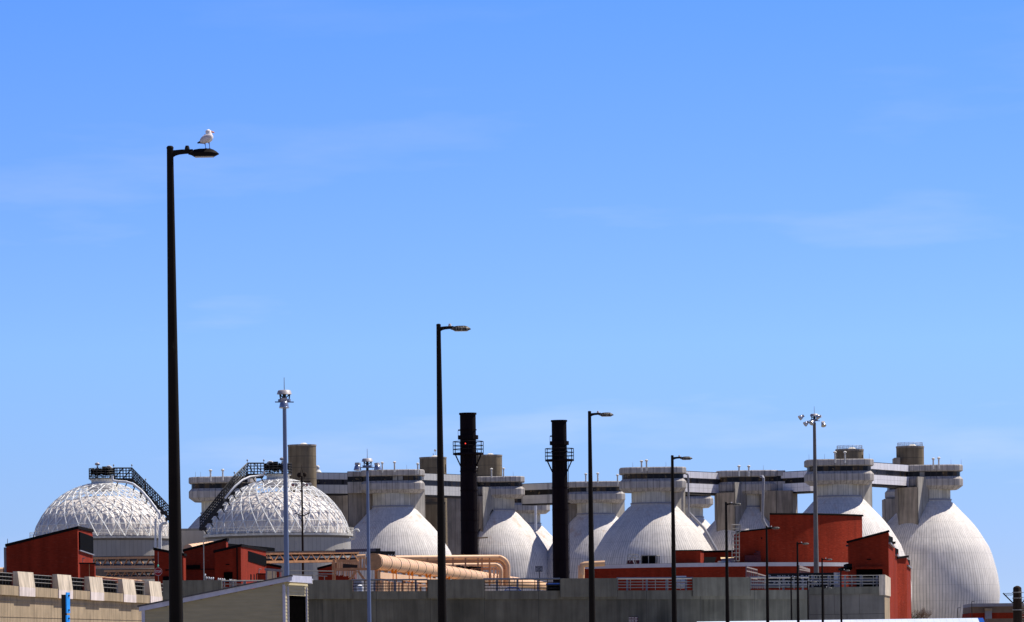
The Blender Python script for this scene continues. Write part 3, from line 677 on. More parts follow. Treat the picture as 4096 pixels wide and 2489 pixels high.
def mast(px, yt, d, label, rt, rb, mat, lights, sc=1.0):
    t_ = P(px, yt, d); z = t_.z - .05; base = Vector((t_.x, d, 0 if d < 470 else GZ))
    root = thing('floodlight_mast', label, 'floodlight mast', base, MASTS)
    b = MB(); b.lathe((t_.x, d, 0), [(rb*1.5, base.z),(rb*1.5, base.z+.3),(rb, base.z+.35),(rt, z-1.0*sc)], 16); b.build('pole', M[mat], root, 40)
    o = Vector((t_.x, d, z))
    b = MB(); b.lathe(o, [(.50*sc,-.27*sc),(.485*sc,-.25*sc),(.43*sc,-.05*sc),(.36*sc,0),(.05,.02)], 24, capb=True); b.build('ring_cover', M['cover'], root, 40)
    b = MB(); b.tube(o, o+Vector((0,0,.84*sc)), .03, .02, 6); b.build('lightning_rod', M['rail'], root)
    b = MB(); b.tube(o-Vector((0,0,1.05*sc)), o-Vector((0,0,.25*sc)), .12*sc, .12*sc, 10)
    for i in range(3):
        a = 2*PI*i/3+.4; u = Vector((math.cos(a), math.sin(a), 0)); b.tube(o+u*.36*sc-Vector((0,0,.26*sc)), o+u*.34*sc-Vector((0,0,.58*sc)), .07*sc, .04*sc, 6); b.bar(o+u*.38*sc-Vector((0,0,.26*sc)), o-Vector((0,0,.6*sc)), .06*sc, .06*sc)
    b.build('head_frame', M['black'], root)
    b = MB(); b.lathe(o-Vector((0,0,.68*sc)), [(.36*sc,-.08*sc),(.42*sc,-.08*sc),(.42*sc,.08*sc),(.36*sc,.08*sc),(.36*sc,-.08*sc)], 10)
    b.bar(o+Vector((-.62*sc,-.1,-.78*sc)), o+Vector((.62*sc,-.1,-.8*sc)), .07*sc, .07*sc); b.bar(o+Vector((.2*sc,-.5*sc,-.72*sc)), o+Vector((-.2*sc,.5*sc,-.72*sc)), .07*sc, .07*sc)
    b.build('mounting_ring', M['galv'], root)
    for (dx, dz, aim) in lights:
        flood(root, o + Vector((dx*sc, -.45*sc, dz*sc)), aim, sc*(1 if d < 470 else .86))
    return root
mast(1137, 1558, 330, 'thick blue grey floodlight mast in front of the right gas dome', .125, .205, 'galv', [(-.0,-.72,(.0,-.08,-1))])
mast(1469, 1832, 432, 'slim blue floodlight mast rising before the end of the peach pipe', .11, .2, 'galv', [(-.82,-.55,(-.05,-.1,-1)),(.86,-.58,(.1,-.05,-1))], 1.0)
mast(3257, 1654, 560, 'tall grey floodlight mast in front of the red brick drum', .17, .31, 'galv2', [(-1.35,-.28,(-.75,-.2,-.5)),(-.8,-.98,(-.75,-.2,-.55)),(.95,-1.05,(.12,-.55,-.8)),(-.18,-.85,(-.5,-.6,-.6)),(.6,-.32,(-.9,.3,-.2))], 1.0)
# wooden pole with floodlights
p = P(1207, 1905, 660); b0 = Vector((p.x, 660, GZ)); wp = thing('wooden_light_pole', 'dark wooden pole with crossarm floodlights before the right gas dome', 'light pole', b0)
b = MB(); b.tube(b0, p, .17, .12, 10); b.build('pole', M['wood'], wp, 40)
b = MB(); b.path([p+Vector((-.3,0,-.2)), p+Vector((-.12,0,.5)), p+Vector((0,0,1.2)), p+Vector((.15,0,.5)), p+Vector((.32,0,-.3))], .05, 6); b.tube(p+Vector((0,0,1.1)), p+Vector((0,0,1.5)), .03, .02, 5); b.ball(p+Vector((-.35,0,.15)), .28, .25, .35); b.ball(p+Vector((.4,0,.2)), .25, .25, .3); b.build('pole_bracket', M['wood'], wp)
b = MB(); b.bar(p+Vector((-1.15,-.2,-.75)), p+Vector((1.15,-.2,-.75)), .14, .14); b.build('crossarm', M['wood'], wp)
b = MB(); b.bar(p+Vector((-.95,-.2,-4.9)), p+Vector((-.05,-.2,-5.25)), .1, .1); b.bar(p+Vector((.05,-.2,-5.3)), p+Vector((1.05,-.2,-4.85)), .12, .14); b.bar(p+Vector((-.6,-.2,-5.0)), p+Vector((-.1,-.2,-5.9)), .08, .08); b.build('lower_crossarm', M['wood'], wp)
for dx, aim in ((-1.1,(-.35,-1,-.5)),(-.75,(.1,-1,-.55)),(.22,(.1,-1,-.5)),(.75,(-.2,-.9,-.4)),(1.1,(.3,-1,-.5))): flood(wp, p+Vector((dx,-.15,-1.05)), aim, .62)
# ------------------------------------------------------------------ red brick buildings
def brick_plan(name, label, cat, plan, tops, zb=GZ, cop=.3, over=.12):
    """plan: (px, d) corners in order; tops: roof pixel row at each corner"""
    pts = [P(px, y, d) for (px, d), y in zip(plan, tops)]
    cen = sum(pts, Vector())/len(pts); root = thing(name, label, cat, (cen.x, cen.y, zb))
    q = MB(); q.hexa([(p.x, p.y, zb) for p in pts], pts); q.build('wall', M['brick'], root)
    e = [Vector((p.x + (over if p.x > cen.x else -over), p.y + (over if p.y > cen.y else -over), p.z)) for p in pts]
    q = MB(); q.hexa([v - Vector((0,0,.02)) for v in e], [v + Vector((0,0,cop)) for v in e]); q.build('roof_edge', M['coping'], root)
    return root
def patch(root, name, x0, x1, y0, y1, d, mat, th=.25):
    a, b = P(x0, y1, d), P(x1, y0, d); q = MB(); q.box((a.x, d-th, a.z), (b.x, d+.3, b.z)); return q.build(name, M[mat], root)
def sidepatch(root, name, pxa, da, pxb, db, y0, y1, mat, th=.2):
    a0, a1, b0, b1 = P(pxa, y0, da), P(pxa, y1, da), P(pxb, y0, db), P(pxb, y1, db)
    n = Vector((b0.y-a0.y, -(b0.x-a0.x), 0)).normalized()*th
    lo = [Vector((a1.x,a1.y,a1.z)), Vector((b1.x,b1.y,a1.z))]; zt = a0.z
    q = MB(); q.hexa([lo[0]-n, lo[1]-n, lo[1]+n, lo[0]+n], [Vector((v.x, v.y, zt)) for v in (lo[0]-n, lo[1]-n, lo[1]+n, lo[0]+n)]); return q.build(name, M[mat], root)
r1 = brick_plan('brick_building', 'dark red brick building with a sloping roof and black louver, below the left gas dome', 'building', [(25,560),(310,560),(370,582),(92,582)], (2187,2115,2128,2196))
sidepatch(r1, 'louver', 314, 561.5, 367, 581, 2128, 2200, 'louver'); sidepatch(r1, 'louver_sill', 313, 561, 369, 581.7, 2200, 2204, 'grey', .25)
patch(r1, 'corner_pipe', 17, 25, 2190, 2320, 561, 'grey', .1); p = P(332, 2230, 565); 
b = MB(); b.bar(P(330,2250,563), P(330,2234,563), .08, .08); b.bar(P(330,2234,563), P(340,2233,563), .1, .12); b.build('wall_lamp', M['rail'], r1)
r1b = brick_plan('brick_annex', 'small dark brick annex at the foot of the louvered brick building', 'building', [(320,548),(378,548),(382,556),(322,556)], (2255,2256,2257,2256), cop=.12)
q = MB(); q.box(P(357,2330,547.9), P(359,2257,548.2)); q.build('downpipe', M['tansteel'], r1b)
b = MB(); b.tube(P(30,2192,566), P(30,2155,566), .05, .03, 5); tag(b.build('antenna_rod', M['rail'], None, org=P(30,2192,566)), 'thin rod on the left corner of the louvered brick building', 'antenna')
r2a = brick_plan('brick_building', 'low dark brick building behind the stop sign, roof falling to the right', 'building', [(617,596),(733,596),(743,606),(630,612)], (2200,2224,2226,2205))
patch(r2a, 'window', 652, 685, 2306, 2322, 596, 'louver'); patch(r2a, 'vent_grille', 662, 676, 2278, 2283, 596, 'louver', .1)
r2b = brick_plan('brick_building', 'brown brick building with a roof rising to the right, behind the flagpole', 'building', [(735,640),(904,640),(912,652),(748,664)], (2207,2162,2163,2212))
patch(r2b, 'window', 744, 800, 2261, 2276, 640, 'louver'); patch(r2b, 'band_course', 740, 860, 2276, 2280, 640, 'coping', .1)
q = MB(); a, b2 = P(909,2174,652), P(1062,2188,690); q.hexa([a-Vector((0,0,1.1)), b2-Vector((0,0,.6)), b2+Vector((1,6,-.6)), a+Vector((0,6,-1.1))], [a, b2, b2+Vector((1,6,0)), a+Vector((0,6,0))]); q.build('roof_louver', M['louver'], r2b)
r2c = brick_plan('brick_building', 'brick building with a sunlit orange side wall under the tan truss', 'building', [(858,600),(963,600),(1064,640),(950,660)], (2212,2186,2206,2222))
patch(r2c, 'door', 896, 930, 2289, 2330, 600, 'door', .12); patch(r2c, 'vent_grille', 903, 918, 2257, 2261, 600, 'louver', .1); patch(r2c, 'downpipe', 947, 950, 2186, 2325, 600, 'coping', .1)
for k, (pa, pb) in enumerate(((998,1003),(1011,1015),(1021,1025))):
    f = lambda px: 600 + (px-963)/101*40
    sidepatch(r2c, 'slot_window', pa, f(pa), pb, f(pb), 2297, 2322, 'louver', .12)
sidepatch(r2c, 'upper_louver', 990, 610.7, 1062, 639.2, 2204, 2245, 'louver', .12)
r2d = brick_plan('brick_annex', 'small dark brick annex before the sunlit orange brick wall', 'building', [(1030,560),(1078,560),(1080,566),(1032,566)], (2297,2298,2298,2297), cop=.1)
b = MB(); b.path([P(1036,2298,560), P(1036,2279,560), P(1038,2276,560), P(1046,2277,560)], .05, 5); b.build('wall_lamp', M['rail'], r2d)
brick_plan('brick_building', 'dark red lean to with a falling roof, left of the thick blue mast', 'building', [(1064,668),(1120,668),(1124,680),(1070,680)], (2260,2272,2272,2262))
brick_plan('brick_building', 'small dark red building with a rising roof behind the tan pipe rack', 'building', [(1272,690),(1420,690),(1424,700),(1280,700)], (2279,2240,2240,2282))
# circular brick building
cd = 640; RC = 27.0; cpt = P(2782, 2256, cd); cen = Vector((cpt.x, cd + RC, 0)); zf1 = P(2782,2253,cd).z; zf0 = P(2782,2268,cd).z
rb = thing('round_brick_building', 'large round red brick building with a white fascia behind the railings', 'building', (cen.x, cen.y, GZ))
b0_, b1_ = math.asin((2322-2782)/F*644/RC), R(66)
def sector(rad, z0, z1, n=70):
    q = MB(); pl = [(cen.x + rad*math.sin(b0_+(b1_-b0_)*i/n), cen.y - rad*math.cos(b0_+(b1_-b0_)*i/n)) for i in range(n+1)]
    pl += [(pl[-1][0]-6, cen.y+4), (pl[0][0]+2.5, cen.y+4)]; q.plan(pl, z0, z1); return q
sector(RC, GZ-.1, zf0-.002).build('wall', M['brick'], rb, 30)
sector(RC+.22, zf0, zf1).build('fascia', M['fascia'], rb, 30)
sector(RC-.6, zf1+.002, zf1+.05).build('roof', M['soil'], rb)
ang = lambda px, rad: math.asin(max(-1, min(1, (px - 2782)/F*(cd+8)/rad)))
RD = 25.0; a0, a1 = ang(3084, RD), math.asin((P(3451,2060,655).x - cen.x)/RD); zd = P(3270, 2057, cd+7).z
q = MB(); q.lathe(cen, [(RD, zf1-.3),(RD, zd)], 40, -PI/2 + a0, -PI/2 + a1)
ins = [cen + Vector((RD*math.sin(a0)+.6, -RD*math.cos(a0)+9, zd)), cen + Vector((RD*math.sin(a1)-.6, -RD*math.cos(a1)+5, zd))]
arc = [cen + Vector((RD*math.sin(a0+(a1-a0)*i/40), -RD*math.cos(a0+(a1-a0)*i/40), zd)) for i in range(41)]
q.face(arc + [ins[1], ins[0]])
for e_, i_ in ((arc[0], ins[0]), (arc[-1], ins[1])): q.face([e_, i_, i_ - Vector((0,0,zd-zf1+.3)), e_ - Vector((0,0,zd-zf1+.3))])
dm = q.build('drum', M['brick'], rb, 30)
q = MB(); rim = [cen + Vector(((RD+.08)*math.sin(a0+(a1-a0)*i/40), -(RD+.08)*math.cos(a0+(a1-a0)*i/40), zd+.02)) for i in range(41)]
q.path(rim, .14, 6); q.build('coping', M['coping'], dm)
xa, xb = P(2949,2131,cd+4), P(3087,2116,cd+4)
q = MB(); q.hexa([(xa.x,cd+4,zf1-.3),(xb.x,cd+4,zf1-.3),(xb.x,cd+14,zf1-.3),(xa.x,cd+14,zf1-.3)], [(xa.x,cd+4,xa.z),(xb.x,cd+4,xb.z),(xb.x,cd+14,xb.z),(xa.x,cd+14,xa.z)]); wg = q.build('roof_house', M['brick'], rb)
q = MB(); q.bar(Vector((xa.x-.1,cd+3.9,xa.z+.08)), Vector((xb.x,cd+3.9,xb.z+.08)), .3, .2); q.build('coping', M['coping'], wg)
patch(rb, 'vent_grille', 3044, 3049, 2150, 2157, cd+4, 'louver', .1)
# things standing on that roof
def rbox(name, label, cat, x0, x1, y0, y1, d, dep, mat, shift=0.0):
    a, b = P(x0, y1, d), P(x1, y0, d); q = MB(); q.hexa([(a.x,d,zf1-.4),(b.x,d,zf1-.4),(b.x+shift,d+dep,zf1-.4),(a.x+shift,d+dep,zf1-.4)], [(a.x,d,b.z),(b.x,d,b.z),(b.x+shift,d+dep,b.z),(a.x+shift,d+dep,b.z)])
    return tag(q.build(name, M[mat], None, org=(a.x, d, zf1-.4)), label, cat)
ph = brick_plan('roof_penthouse', 'red brick box with a sunlit right side on the round building roof', 'building', [(2692,644),(2801,644),(2815,652),(2705,652)], (2205,2203,2206,2207), zb=zf1-.4, cop=.12)
dw = brick_plan('roof_penthouse', 'dark red shaded rooftop wall beside the caged ladder', 'building', [(2812,656),(2952,656),(2952,662),(2816,662)], (2211,2208,2208,2211), zb=zf1-.4, cop=.25)
q = MB(); q.prism([P(2816,2252,650), P(2858,2252,650), P(2866,2230,653), P(2818,2230,653)], (0,.3,.05)); q.build('dark_skylight', M['louver'], dw)
q = MB(); q.prism([P(2890,2252,650), P(2946,2252,650), P(2946,2231,654), P(2882,2231,654)], (0,.3,.05)); q.build('tan_skylight', M['tanp2'], dw)
tag((lambda q: (q.box(P(2874,2252,645), P(2915,2246,648)), q.build('roof_hatch', M['flange'], None, org=P(2895,2252,645)))[1])(MB()), 'flat white hatch on the round building roof', 'hatch')
ac = thing('rooftop_cooler', 'black rooftop cooling unit with pale frame on the round building roof', 'air conditioner', P(2602,2255,644))
q = MB(); q.box(P(2567,2256,644), P(2622,2224,649)); q.build('cabinet', M['louver'], ac)
q = MB()
for x, dd in ((2566,644),(2594,644),(2623,644),(2630,647),(2638,650)): q.bar(P(x,2256,dd), P(x,2221,dd), .1, .1)
for y in (2222,): q.bar(P(2565,y,643.8), P(2624,y,643.8), .12, .12); q.bar(P(2624,y,643.8), P(2639,y,650), .12, .12)
q.build('frame', M['rail'], ac)
rl = thing('roof_ladder_stand', 'grey tubular stile frame at the roof edge left of the black cooler', 'ladder', P(2533,2257,643))
for i, (a, b2) in enumerate((((2506,2257),(2514,2219)),((2514,2219),(2552,2218)),((2552,2218),(2562,2246)),((2534,2219),(2545,2256)),((2530,2219),(2518,2250)),((2514,2232),(2552,2232)))):
    q = MB(); q.tube(P(*a, 643), P(*b2, 643), .05, .05, 6); q.build('tube', M['rail'], rl)
q = MB(); q.box(P(2510,2257,644), P(2556,2243,647)); q.build('step_box', M['maroon'], rl); q = MB(); q.bar(P(2532,2241,642.5), P(2540,2259,642.5), .25, .1); q.build('plank', M['flange'], rl)
cl = thing('caged_ladder', 'tall grey caged ladder on the left wall of the red rooftop house', 'ladder', P(2942,2240,642))
q = MB()
for x in (2928, 2945, 2957): q.tube(P(x,2243 if x > 2930 else 2235,642), P(x,2100,642), .06, .06, 5)
for y in range(2100, 2245, 16): q.tube(P(2927,y,641.8), P(2958,y,641.8), .05, .05, 5)
q.build('cage', M['rail'], cl)
q = MB(); q.tube(P(2926,2099,642), P(2962,2099,642), .06, .06, 5); q.tube(P(2962,2099,642), P(2962,2128,642), .06, .06, 5); q.tube(P(2950,2099,642), P(2950,2122,642), .05, .05, 5); q.bar(P(2962,2124,642), P(2948,2138,642), .3, .08); q.build('top_rail', M['rail'], cl)
b = MB(); b.box(P(2980,2252,643), P(3042,2222,644)); b.box(P(3026,2220,643), P(3040,2205,643.6)); b.tube(P(3023,2250,643), P(3023,2200,643), .04, .04, 5); b.ball(P(3018,2216,643), .14, .14, .14)
tag(b.build('roof_cabinet', M['maroon'], None, org=P(3010,2252,643)), 'dark cabinet with a small camera on the shaded red rooftop house', 'cabinet')
# right red building with saw-tooth side
r5 = thing('brick_building', 'tall red brick building with a saw tooth side and dark opening, before the right digesters', 'building', P(3480,2489,505))
def vol(plan, tops, zb=0):
    pts = [P(px, y, d) for (px, d), y in zip(plan, tops)]; q = MB(); q.hexa([(p.x, p.y, zb) for p in pts], pts); q.build('wall', M['brick'], r5)
    q = MB(); q.bar(pts[0] + Vector((-.15,-.08,.06)), pts[1] + Vector((.1,-.08,.06)), .3, .22); q.build('roof_edge', M['coping'], r5)
    return pts
vol([(3392,505),(3553,505),(3572,517),(3410,522)], (2172,2127,2186,2190)); vol([(3500,512),(3573,519),(3596,530),(3520,532)], (2205,2173,2226,2230)); vol([(3520,521),(3626,529),(3643,540),(3530,545)], (2244,2229,2276,2280))
for a, b2, da, db, y0, y1, y2, y3 in ((3555,3572,505.2,517,2142,2150,2172,2190),(3582,3594,522.5,529.5,2192,2198,2220,2232),(3627,3640,529.5,539,2236,2242,2262,2274)):
    q = MB(); pa, pb, pc, pd = P(a,y2,da), P(b2,y3,db), P(b2,y1,db), P(a,y0,da); q.prism([pa,pb,pc,pd], (-.8,.4,0)); q.build('roof_louver', M['louver'], r5)
    q = MB(); q.bar(P(a,y2,da)+Vector((.05,-.05,0)), P(b2,y3,db)+Vector((.05,-.05,0)), .3, .14); q.build('sill', M['grey'], r5)
patch(r5, 'opening', 3426, 3530, 2277, 2352, 505, 'door', .06); patch(r5, 'opening_lintel', 3420, 3534, 2266, 2277, 505, 'brick', .3); patch(r5, 'vent_grille', 3467, 3484, 2236, 2240, 505, 'louver', .1)
b = MB(); b.box(P(3385,2186,504.6), P(3393,2180,505.2)); b.build('wall_lamp', M['black'], r5)
b = MB(); b.box(P(3366,2279,498), P(3396,2274,503)); b.box(P(3388,2279,498), P(3395,2259,503)); tag(b.build('roof_canopy', M['coping'], None, org=P(3380,2279,500)), 'small dark canopy at the left foot of the saw tooth building', 'canopy')
# ------------------------------------------------------------------ retaining walls
WL, WR = (690, 467), (3235, 488)
def wd(px): return WL[1] + (px-WL[0])/(WR[0]-WL[0])*(WR[1]-WL[1])
def slab(name, mat, x0, x1, yt0, yt1, proud, zb, thick=.5, cols=1, rows=1, parent=None, yb=None):
    q = MB(); 
    for i in range(cols):
        for j in range(rows):
            xa, xb = x0+(x1-x0)*i/cols, x0+(x1-x0)*(i+1)/cols; da, db = wd(xa)-proud, wd(xb)-proud
            ta, tb = P(xa, yt0+(yt1-yt0)*i/cols, da), P(xb, yt0+(yt1-yt0)*(i+1)/cols, db)
            za, zb2 = ta.z, tb.z; l = zb if yb is None else P(xa, yb, da).z
            z1a, z2a = l + (za-l)*j/rows, l + (za-l)*(j+1)/rows; z1b, z2b = l + (zb2-l)*j/rows, l + (zb2-l)*(j+1)/rows
            q.hexa([(ta.x,da,z1a),(tb.x,db,z1b),(tb.x,db+thick,z1b),(ta.x,da+thick,z1a)], [(ta.x,da,z2a),(tb.x,db,z2b),(tb.x,db+thick,z2b),(ta.x,da+thick,z2a)])
    return q.build(name, M[mat], parent)
mw = thing('retaining_wall', 'long dark stained concrete retaining wall with railing gaps in its parapet', 'wall', P(1960,2489,476))
slab('wall_face', 'wall', 640, 3235, 2397, 2392, 0, 0, 1.0, 12, 3, mw); slab('wall_cap', 'wallp', 640, 3235, 2368, 2360, .12, 0, 1.2, 12, 1, mw, 2398)
for x0, x1, yt in ((650,885,2322),(1225,1410,2321),(1710,1938,2318),(2240,2470,2314),(2770,3001,2310)):
    slab('parapet', 'wallp', x0, x1, yt, yt-1, .3, 0, .8, 1, 1, mw, yt+76)
# pale block wall on the right, with its sunlit return
bw = thing('block_wall', 'pale grey block retaining wall with a sunlit tan end below the red building', 'wall', P(3390,2489,492))
def quadwall(name, mat, a, b, yta, ytb, ybt, cols, rows, parent, thick=.8, zb=0, stag=True):
    (xa, da), (xb, db) = a, b; q = MB(); A, B = P(xa, yta, da), P(xb, ytb, db); l = zb if ybt is None else P(xa, ybt, da).z
    n = Vector((B.y-A.y, -(B.x-A.x), 0)).normalized()
    for j in range(rows):
        for i in range(cols):
            f0, f1 = i/cols, (i+1)/cols
            if stag and j % 2: f0, f1 = max(0, f0-.5/cols), (f1-.5/cols if i < cols-1 else 1)
            p0, p1 = A.lerp(B, f0), A.lerp(B, f1); z00, z01 = l+(p0.z-l)*j/rows, l+(p0.z-l)*(j+1)/rows; z10, z11 = l+(p1.z-l)*j/rows, l+(p1.z-l)*(j+1)/rows
            q.face([(p0.x,p0.y,z00),(p1.x,p1.y,z10),(p1.x,p1.y,z11),(p0.x,p0.y,z01)], [(0,0),(1,0),(1,1),(0,1)])
    q.face([A, B, B - n*thick, A - n*thick]); q.face([A, Vector((A.x,A.y,l)), Vector((A.x,A.y,l)) - n*thick, A - n*thick]); q.face([B, Vector((B.x,B.y,l)), Vector((B.x,B.y,l)) - n*thick, B - n*thick])
    q.face([A - n*thick, B - n*thick, Vector((B.x,B.y,l)) - n*thick, Vector((A.x,A.y,l)) - n*thick])
    return q.build(name, M[mat], parent)
quadwall('block_face', 'wallc', (3236,492), (3538,492), 2379, 2374, None, 3, 5, bw); quadwall('coping', 'wallp', (3236,491.8), (3540,491.8), 2350, 2346, 2379, 5, 1, bw, 1.0)
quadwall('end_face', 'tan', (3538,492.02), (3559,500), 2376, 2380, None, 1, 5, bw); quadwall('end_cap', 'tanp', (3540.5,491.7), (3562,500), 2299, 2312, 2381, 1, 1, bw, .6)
# left sunlit wall
lw = thing('retaining_wall', 'sunlit tan concrete wall with pale pilasters at the left edge', 'wall', P(300,2489,385))
LWP = lambda s: ( -60 + 700*s, 1/(1/352.0 + (1/402.0 - 1/352.0)*s))
def lq(name, mat, s0, s1, yt, yb, proud, cols, parent=lw, thick=.6):
    """yt, yb: pixel rows at s=0 and s=1"""
    q = MB(); nrm = Vector((.985,-.17,0))
    def pt(s, ys):
        px, d = LWP(s); return P(px, ys[0]+(ys[1]-ys[0])*s, d) + nrm*proud
    for i in range(cols):
        sa, sb = s0+(s1-s0)*i/cols, s0+(s1-s0)*(i+1)/cols
        lo = [pt(sa, yb), pt(sb, yb)]; hi = [pt(sa, yt), pt(sb, yt)]
        lo += [lo[1]-nrm*thick, lo[0]-nrm*thick]; hi += [hi[1]-nrm*thick, hi[0]-nrm*thick]; q.hexa(lo, hi)
    return q.build(name, M[mat], parent)
sy = lambda px: (px+60)/700
YT = lambda y90, y610: (y90-(y610-y90)/520*150, y610+(y610-y90)/520*30)   # rows given at px 90 and px 610 -> at s=0 and s=1
lq('wall_face', 'tan', 0, 1, YT(2378,2408), YT(2800,2800), -.04, 60); 
lq('wall_ledge', 'tan', 0, 1, YT(2404,2432), YT(2409,2437), 0, 1); lq('wall_joint', 'tan', 0, 1, YT(2467,2481), YT(2469.5,2483.5), -.01, 1)
lq('coping_band', 'tan', 0, 1, YT(2347,2384), YT(2385,2415), .24, 14)
for x0, x1 in ((62,125),(220,276),(348,401),(481,530),(588,634)):
    q = MB(); nrm = Vector((.985,-.17,0)); s0, s1 = sy(x0), sy(x1)
    def pt(s, ys, pr):
        px, d = LWP(s); return P(px, ys[0]+(ys[1]-ys[0])*s, d) + nrm*pr
    lo = [pt(s0, YT(2386,2416), .31), pt(s1, YT(2386,2416), .31), pt(s1, YT(2386,2416), -.2), pt(s0, YT(2386,2416), -.2)]
    md = [pt(s0, YT(2350,2387), .31), pt(s1, YT(2350,2387), .31), pt(s1, YT(2350,2387), -.2), pt(s0, YT(2350,2387), -.2)]
    hi = [pt(s0, YT(2288,2326), .15), pt(s1, YT(2288,2326), .15), pt(s1, YT(2288,2326), -.2), pt(s0, YT(2288,2326), -.2)]
    q.hexa(md, hi); pz = q.build('pilaster', M['tanp'], lw); q = MB(); q.hexa(lo, md); q.build('pilaster_foot', M['pfoot'], pz)
lr = []
for x0, x1 in ((-40,60),(127,218),(278,346),(403,479),(532,586),(636,660)):
    s0, s1 = sy(x0), min(1.04, sy(x1)); 
    def pt(s, ys, pr=-.2):
        px, d = LWP(s); return P(px, ys[0]+(ys[1]-ys[0])*s, d) + Vector((.985,-.17,0))*pr
    ra = thing('wall_railing', {-40:'railing with dark mesh at the left photo edge before the first pale pilaster',127:'railing with dark mesh between first and second pale pilasters',278:'railing with dark mesh between second and third pale pilasters',403:'railing with dark mesh between third and fourth pale pilasters',532:'railing with dark mesh between fourth and fifth pale pilasters',636:'short railing piece right of the last pale pilaster'}[x0], 'railing', pt(s0, YT(2349,2386)), 'railings along the left wall')
    for f in (0, .34, .67):
        q = MB(); yy = YT(2296+f*44, 2333+f*44); q.tube(pt(s0,yy), pt(s1,yy), .026, .026, 6); q.build('rail', M['rail'], ra)
    k = max(2, round((x1-x0)/13))
    for i in range(k+1):
        s = s0 + (s1-s0)*i/k; q = MB(); q.tube(pt(s, YT(2349,2386), -.25), pt(s, YT(2294,2331), -.25), .03, .03, 5); q.build('post', M['darkrail'], ra)
    q = MB(); q.hexa([pt(s0,YT(2349,2386),-.3), pt(s1,YT(2349,2386),-.3), pt(s1,YT(2349,2386),-.36), pt(s0,YT(2349,2386),-.36)], [pt(s0,YT(2297,2334),-.3), pt(s1,YT(2297,2334),-.3), pt(s1,YT(2297,2334),-.36), pt(s0,YT(2297,2334),-.36)])
    q.build('mesh_panel', M['louver'], ra)
# railings on the main walls
def railing(label, x0, x1, yt, yb, n, dfun, rails=4, mat='rail', guard=()):
    da, db = dfun(x0), dfun(x1); root = thing('wall_railing', label, 'railing', P(x0, yb, da), 'railings on the long retaining wall')
    for j in range(rails):
        y = yt + (yb-yt)*j/(rails-.2); q = MB(); q.tube(P(x0, y, da), P(x1, y-(x1-x0)*.004, db), .045, .045, 6); q.build('rail', M[mat], root)
    for i in range(n+1):
        x = x0 + (x1-x0)*i/n; q = MB(); q.tube(P(x, yb, dfun(x)), P(x, yt-1, dfun(x)), .04, .04, 6); q.build('post', M[mat], root)
    if guard:
        gr = thing('guard_rail', 'steel guard rail ' + guard[0], 'guard rail', P(x0, yb, da+2.5), 'steel guard rails behind the wall railings')
        for x in guard[1]:
            q = MB(); dd = dfun(x)+2.5; q.bar(P(x, yb+6, dd), P(x, yt-3, dd), S(9, dd), .2); q.build('post', M['grey'], gr)
        for y in guard[2]:
            q = MB(); q.bar(P(x0-4, y, da+2.2), P(x1, y-(x1-x0)*.004, db+2.2), .12, S(6, da)); q.build('rail', M['grey'], gr)
railing('railing left of the shed roof behind the white vent pipes', 887, 1060, 2323, 2362, 4, lambda x: wd(x)+.3, 3, 'rail', ('above the shed roof', (930,980), (2324,)))
railing('railing in front of the peach pipe end and the white tank', 1409, 1710, 2322, 2366, 6, lambda x: wd(x)+.1, 4, 'darkrail', ('below the peach pipe end', (1498,1580,1663), (2320,)))
railing('railing in front of the blue car below the second smokestack', 1938, 2240, 2319, 2363, 6, lambda x: wd(x)+.1, 4, 'darkrail', ('beside the blue car', (1988,2070,2152), (2316,)))
railing('pale railing in front of the red wall, with white bins behind', 2471, 2772, 2317, 2360, 6, lambda x: wd(x)+.1, 4, 'rail', ('in front of the round building', (2509,2587,2666,2744), (2313,)))
railing('railing on the stained wall in front of the dark letter sign', 3002, 3234, 2313, 2358, 4, lambda x: wd(x)+.1, 4, 'rail', ('in front of the left half of the letter sign', (3134,3211), (2309,2326,2341)))
railing('railing on the pale block wall below the dark opening', 3236, 3536, 2303, 2346, 7, lambda x: 492.3, 4, 'rail', ('on the pale block wall', (3250,3314,3380,3443,3508), (2322,2336)))
# ------------------------------------------------------------------ things behind the wall
vp = []
first = None
VL = ['tallest white vent post in the row before the dark brick buildings'] + ['short white topped vent post in the row behind the wall']*12
for k, (zx, zt) in enumerate(((903,650),(921,684),(949,686),(974,690),(999,690),(1063,700),(1085,703),(1111,704),(1135,707),(1201,714),(1222,716),(1250,720),(1271,722))):
    p = P(520+zx/3.005, 2080+zt/3.005+2, 520)
    if k in (0, 1):
        o = thing('vent_post', '', 'vent pipe', Vector((p.x, p.y, GZ)), 'white vent posts behind the wall'); h = p.z - GZ
        q = MB(); q.tube(o.location, o.location+Vector((0,0,h-.1)), .05, .05, 8); q.build('post', M['rail'], o)
        q = MB(); q.ball(o.location+Vector((0,0,h-.06)), .09, .09, .13, None, 8, 6); q.build('cap', M['white'], o, 50)
        o['label'] = VL[k]; first = o; z1 = h
    else: dup(first, Vector((p.x, p.y, p.z - z1)), VL[k])
p = P(814, 2166, 518); fpo = thing('flagpole', 'thin bare grey pole before the brown brick building', 'pole', Vector((p.x, p.y, GZ)))
q = MB(); q.tube((p.x,p.y,GZ), p, .06, .045, 8); q.build('shaft', M['rail'], fpo); q = MB(); q.ball(p, .07, .07, .07, None, 8, 6); q.build('finial', M['rail'], fpo)
